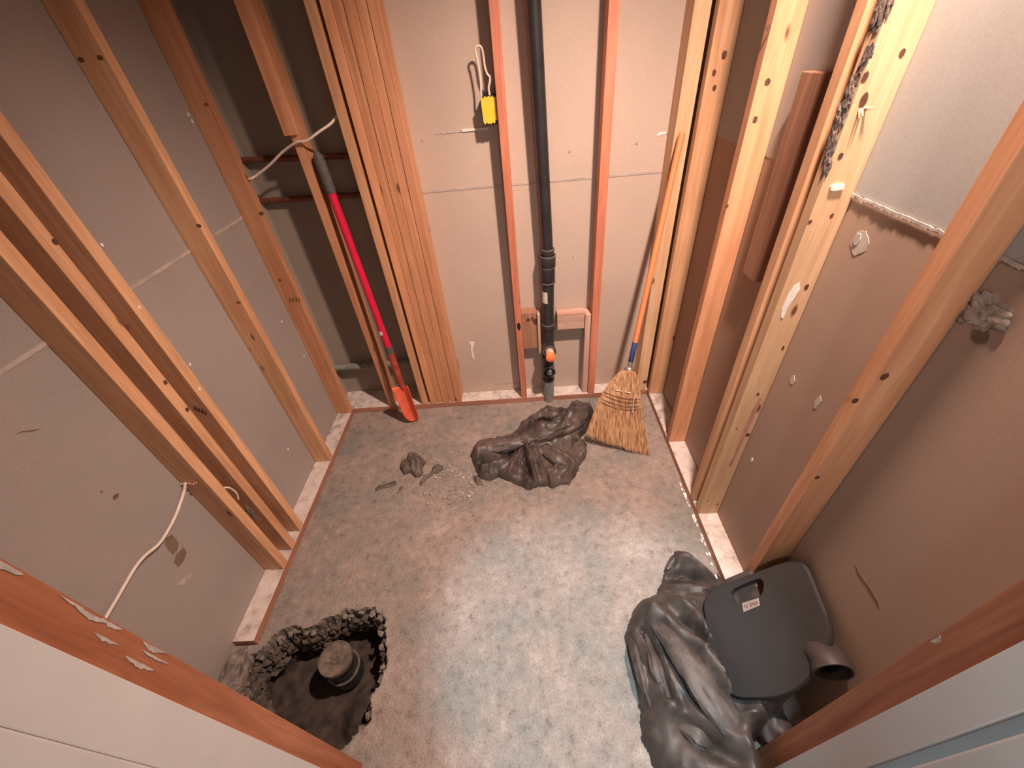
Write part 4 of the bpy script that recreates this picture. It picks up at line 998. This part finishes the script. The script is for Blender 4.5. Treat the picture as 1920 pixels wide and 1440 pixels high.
for k in range(240):
    x = rr.uniform(-1.1, .70); y = rr.uniform(.25, 1.9); s = rr.uniform(.0012, .0034)
    if poly_sd(Vector((x, y)), HOLE) > -.03 or poly_sd(Vector((x, y)), outA) > 0: continue
    rock(bm, (x, y, s*.4), s, k, (1, 1, .7), 1, .4)
tag(bm_obj('crumbs', bm, PEB, origin=(0, 1, 0)), 'loose concrete crumbs scattered over the whole floor', 'crumbs', kind='stuff')
bm = bmesh.new()
for k in range(34):
    x = FXR-.006-.012*rr.random(); y = .78+.5*rr.random(); rock(bm, (x, y, .003), rr.uniform(.003, .007), k+60, (.8, 1.8, .5), 1, .4)
tag(bm_obj('plaster_crumbs', bm, CHALKW, origin=(FXR-.01, 1.0, 0)), 'white plaster crumbs along the foot of the right sole plate', 'crumbs', kind='stuff')

# ------------------------------------------------------------------ closet flange pipe in the pit
pc = atz((627, 1234), -.035); hp = empty('capped_drain', (pc.x, pc.y, -.24)); tag(hp, 'dusty capped black drain pipe standing in the broken floor hole', 'drain pipe')
b0 = (pc.x, pc.y, -.26)
bm = bmesh.new(); add_lathe(bm, [(.055, .0), (.055, .215)], b0, (0, 0, 1), 36); bm_obj('riser', bm, PIPE_BLK, hp, True)
bm = bmesh.new(); add_lathe(bm, [(.055, .050), (.063, .050), (.063, .115), (.060, .118), (.055, .118)], b0, (0, 0, 1), 36); bm_obj('socket_hub', bm, PIPE_BLK, hp, True)
bm = bmesh.new(); add_lathe(bm, [(.0600, .114), (.0655, .114), (.0665, .118), (.0655, .122), (.0600, .122)], b0, (0, 0, 1), 36); bm_obj('hub_rim', bm, CAP_DUST, hp, True)
bm = bmesh.new(); add_lathe(bm, [(.056, .195), (.063, .197), (.0645, .200), (.0645, .221), (.062, .225), (.058, .2255), (.057, .2225), (.052, .221), (.0, .2215)], b0, (0, 0, 1), 40); cp = bm_obj('cap', bm, CAP_DUST, hp, True)
bm = bmesh.new()
for k in range(9):
    a = k*2.3; rr_ = .028*math.sqrt(k/9); rock(bm, (pc.x+rr_*math.cos(a), pc.y+rr_*math.sin(a), -.037), .006+.003*math.sin(k), k+70, (1.3, 1, .5), 2)
bm_obj('mortar_crumbs', bm, CAP_DUST, cp)

# ------------------------------------------------------------------ ceiling lamps (above the frame, where the light comes from)
lf = empty('recessed_light', (BULB[0], BULB[1], ZC)); tag(lf, 'round recessed ceiling light near the right wall, above the view', 'lamp')
bm = bmesh.new(); add_lathe(bm, [(.075, 0), (.095, 0), (.095, -.006), (.078, -.008), (.075, 0)], (BULB[0], BULB[1], ZC), (0, 0, 1), 32); bm_obj('trim_ring', bm, WHITE, lf, True)

# ------------------------------------------------------------------ groups of repeated things
GROUPS = {'stud': 'bare timber studs of the closet walls', 'sole plate': 'timber sole plates along the floor', 'cable': 'white electric cables',
          'door lining': 'white linings of the door opening', 'door casing': 'white casings of the door opening', 'scrap': 'torn plastic scraps on the floor',
          'blocking': 'wood blocks beside the drain pipe', 'rubble': 'mortar lumps by the floor hole'}
for o in COL.objects:
    if o.parent is None and 'category' in o and o['category'] in GROUPS: o['group'] = GROUPS[o['category']]
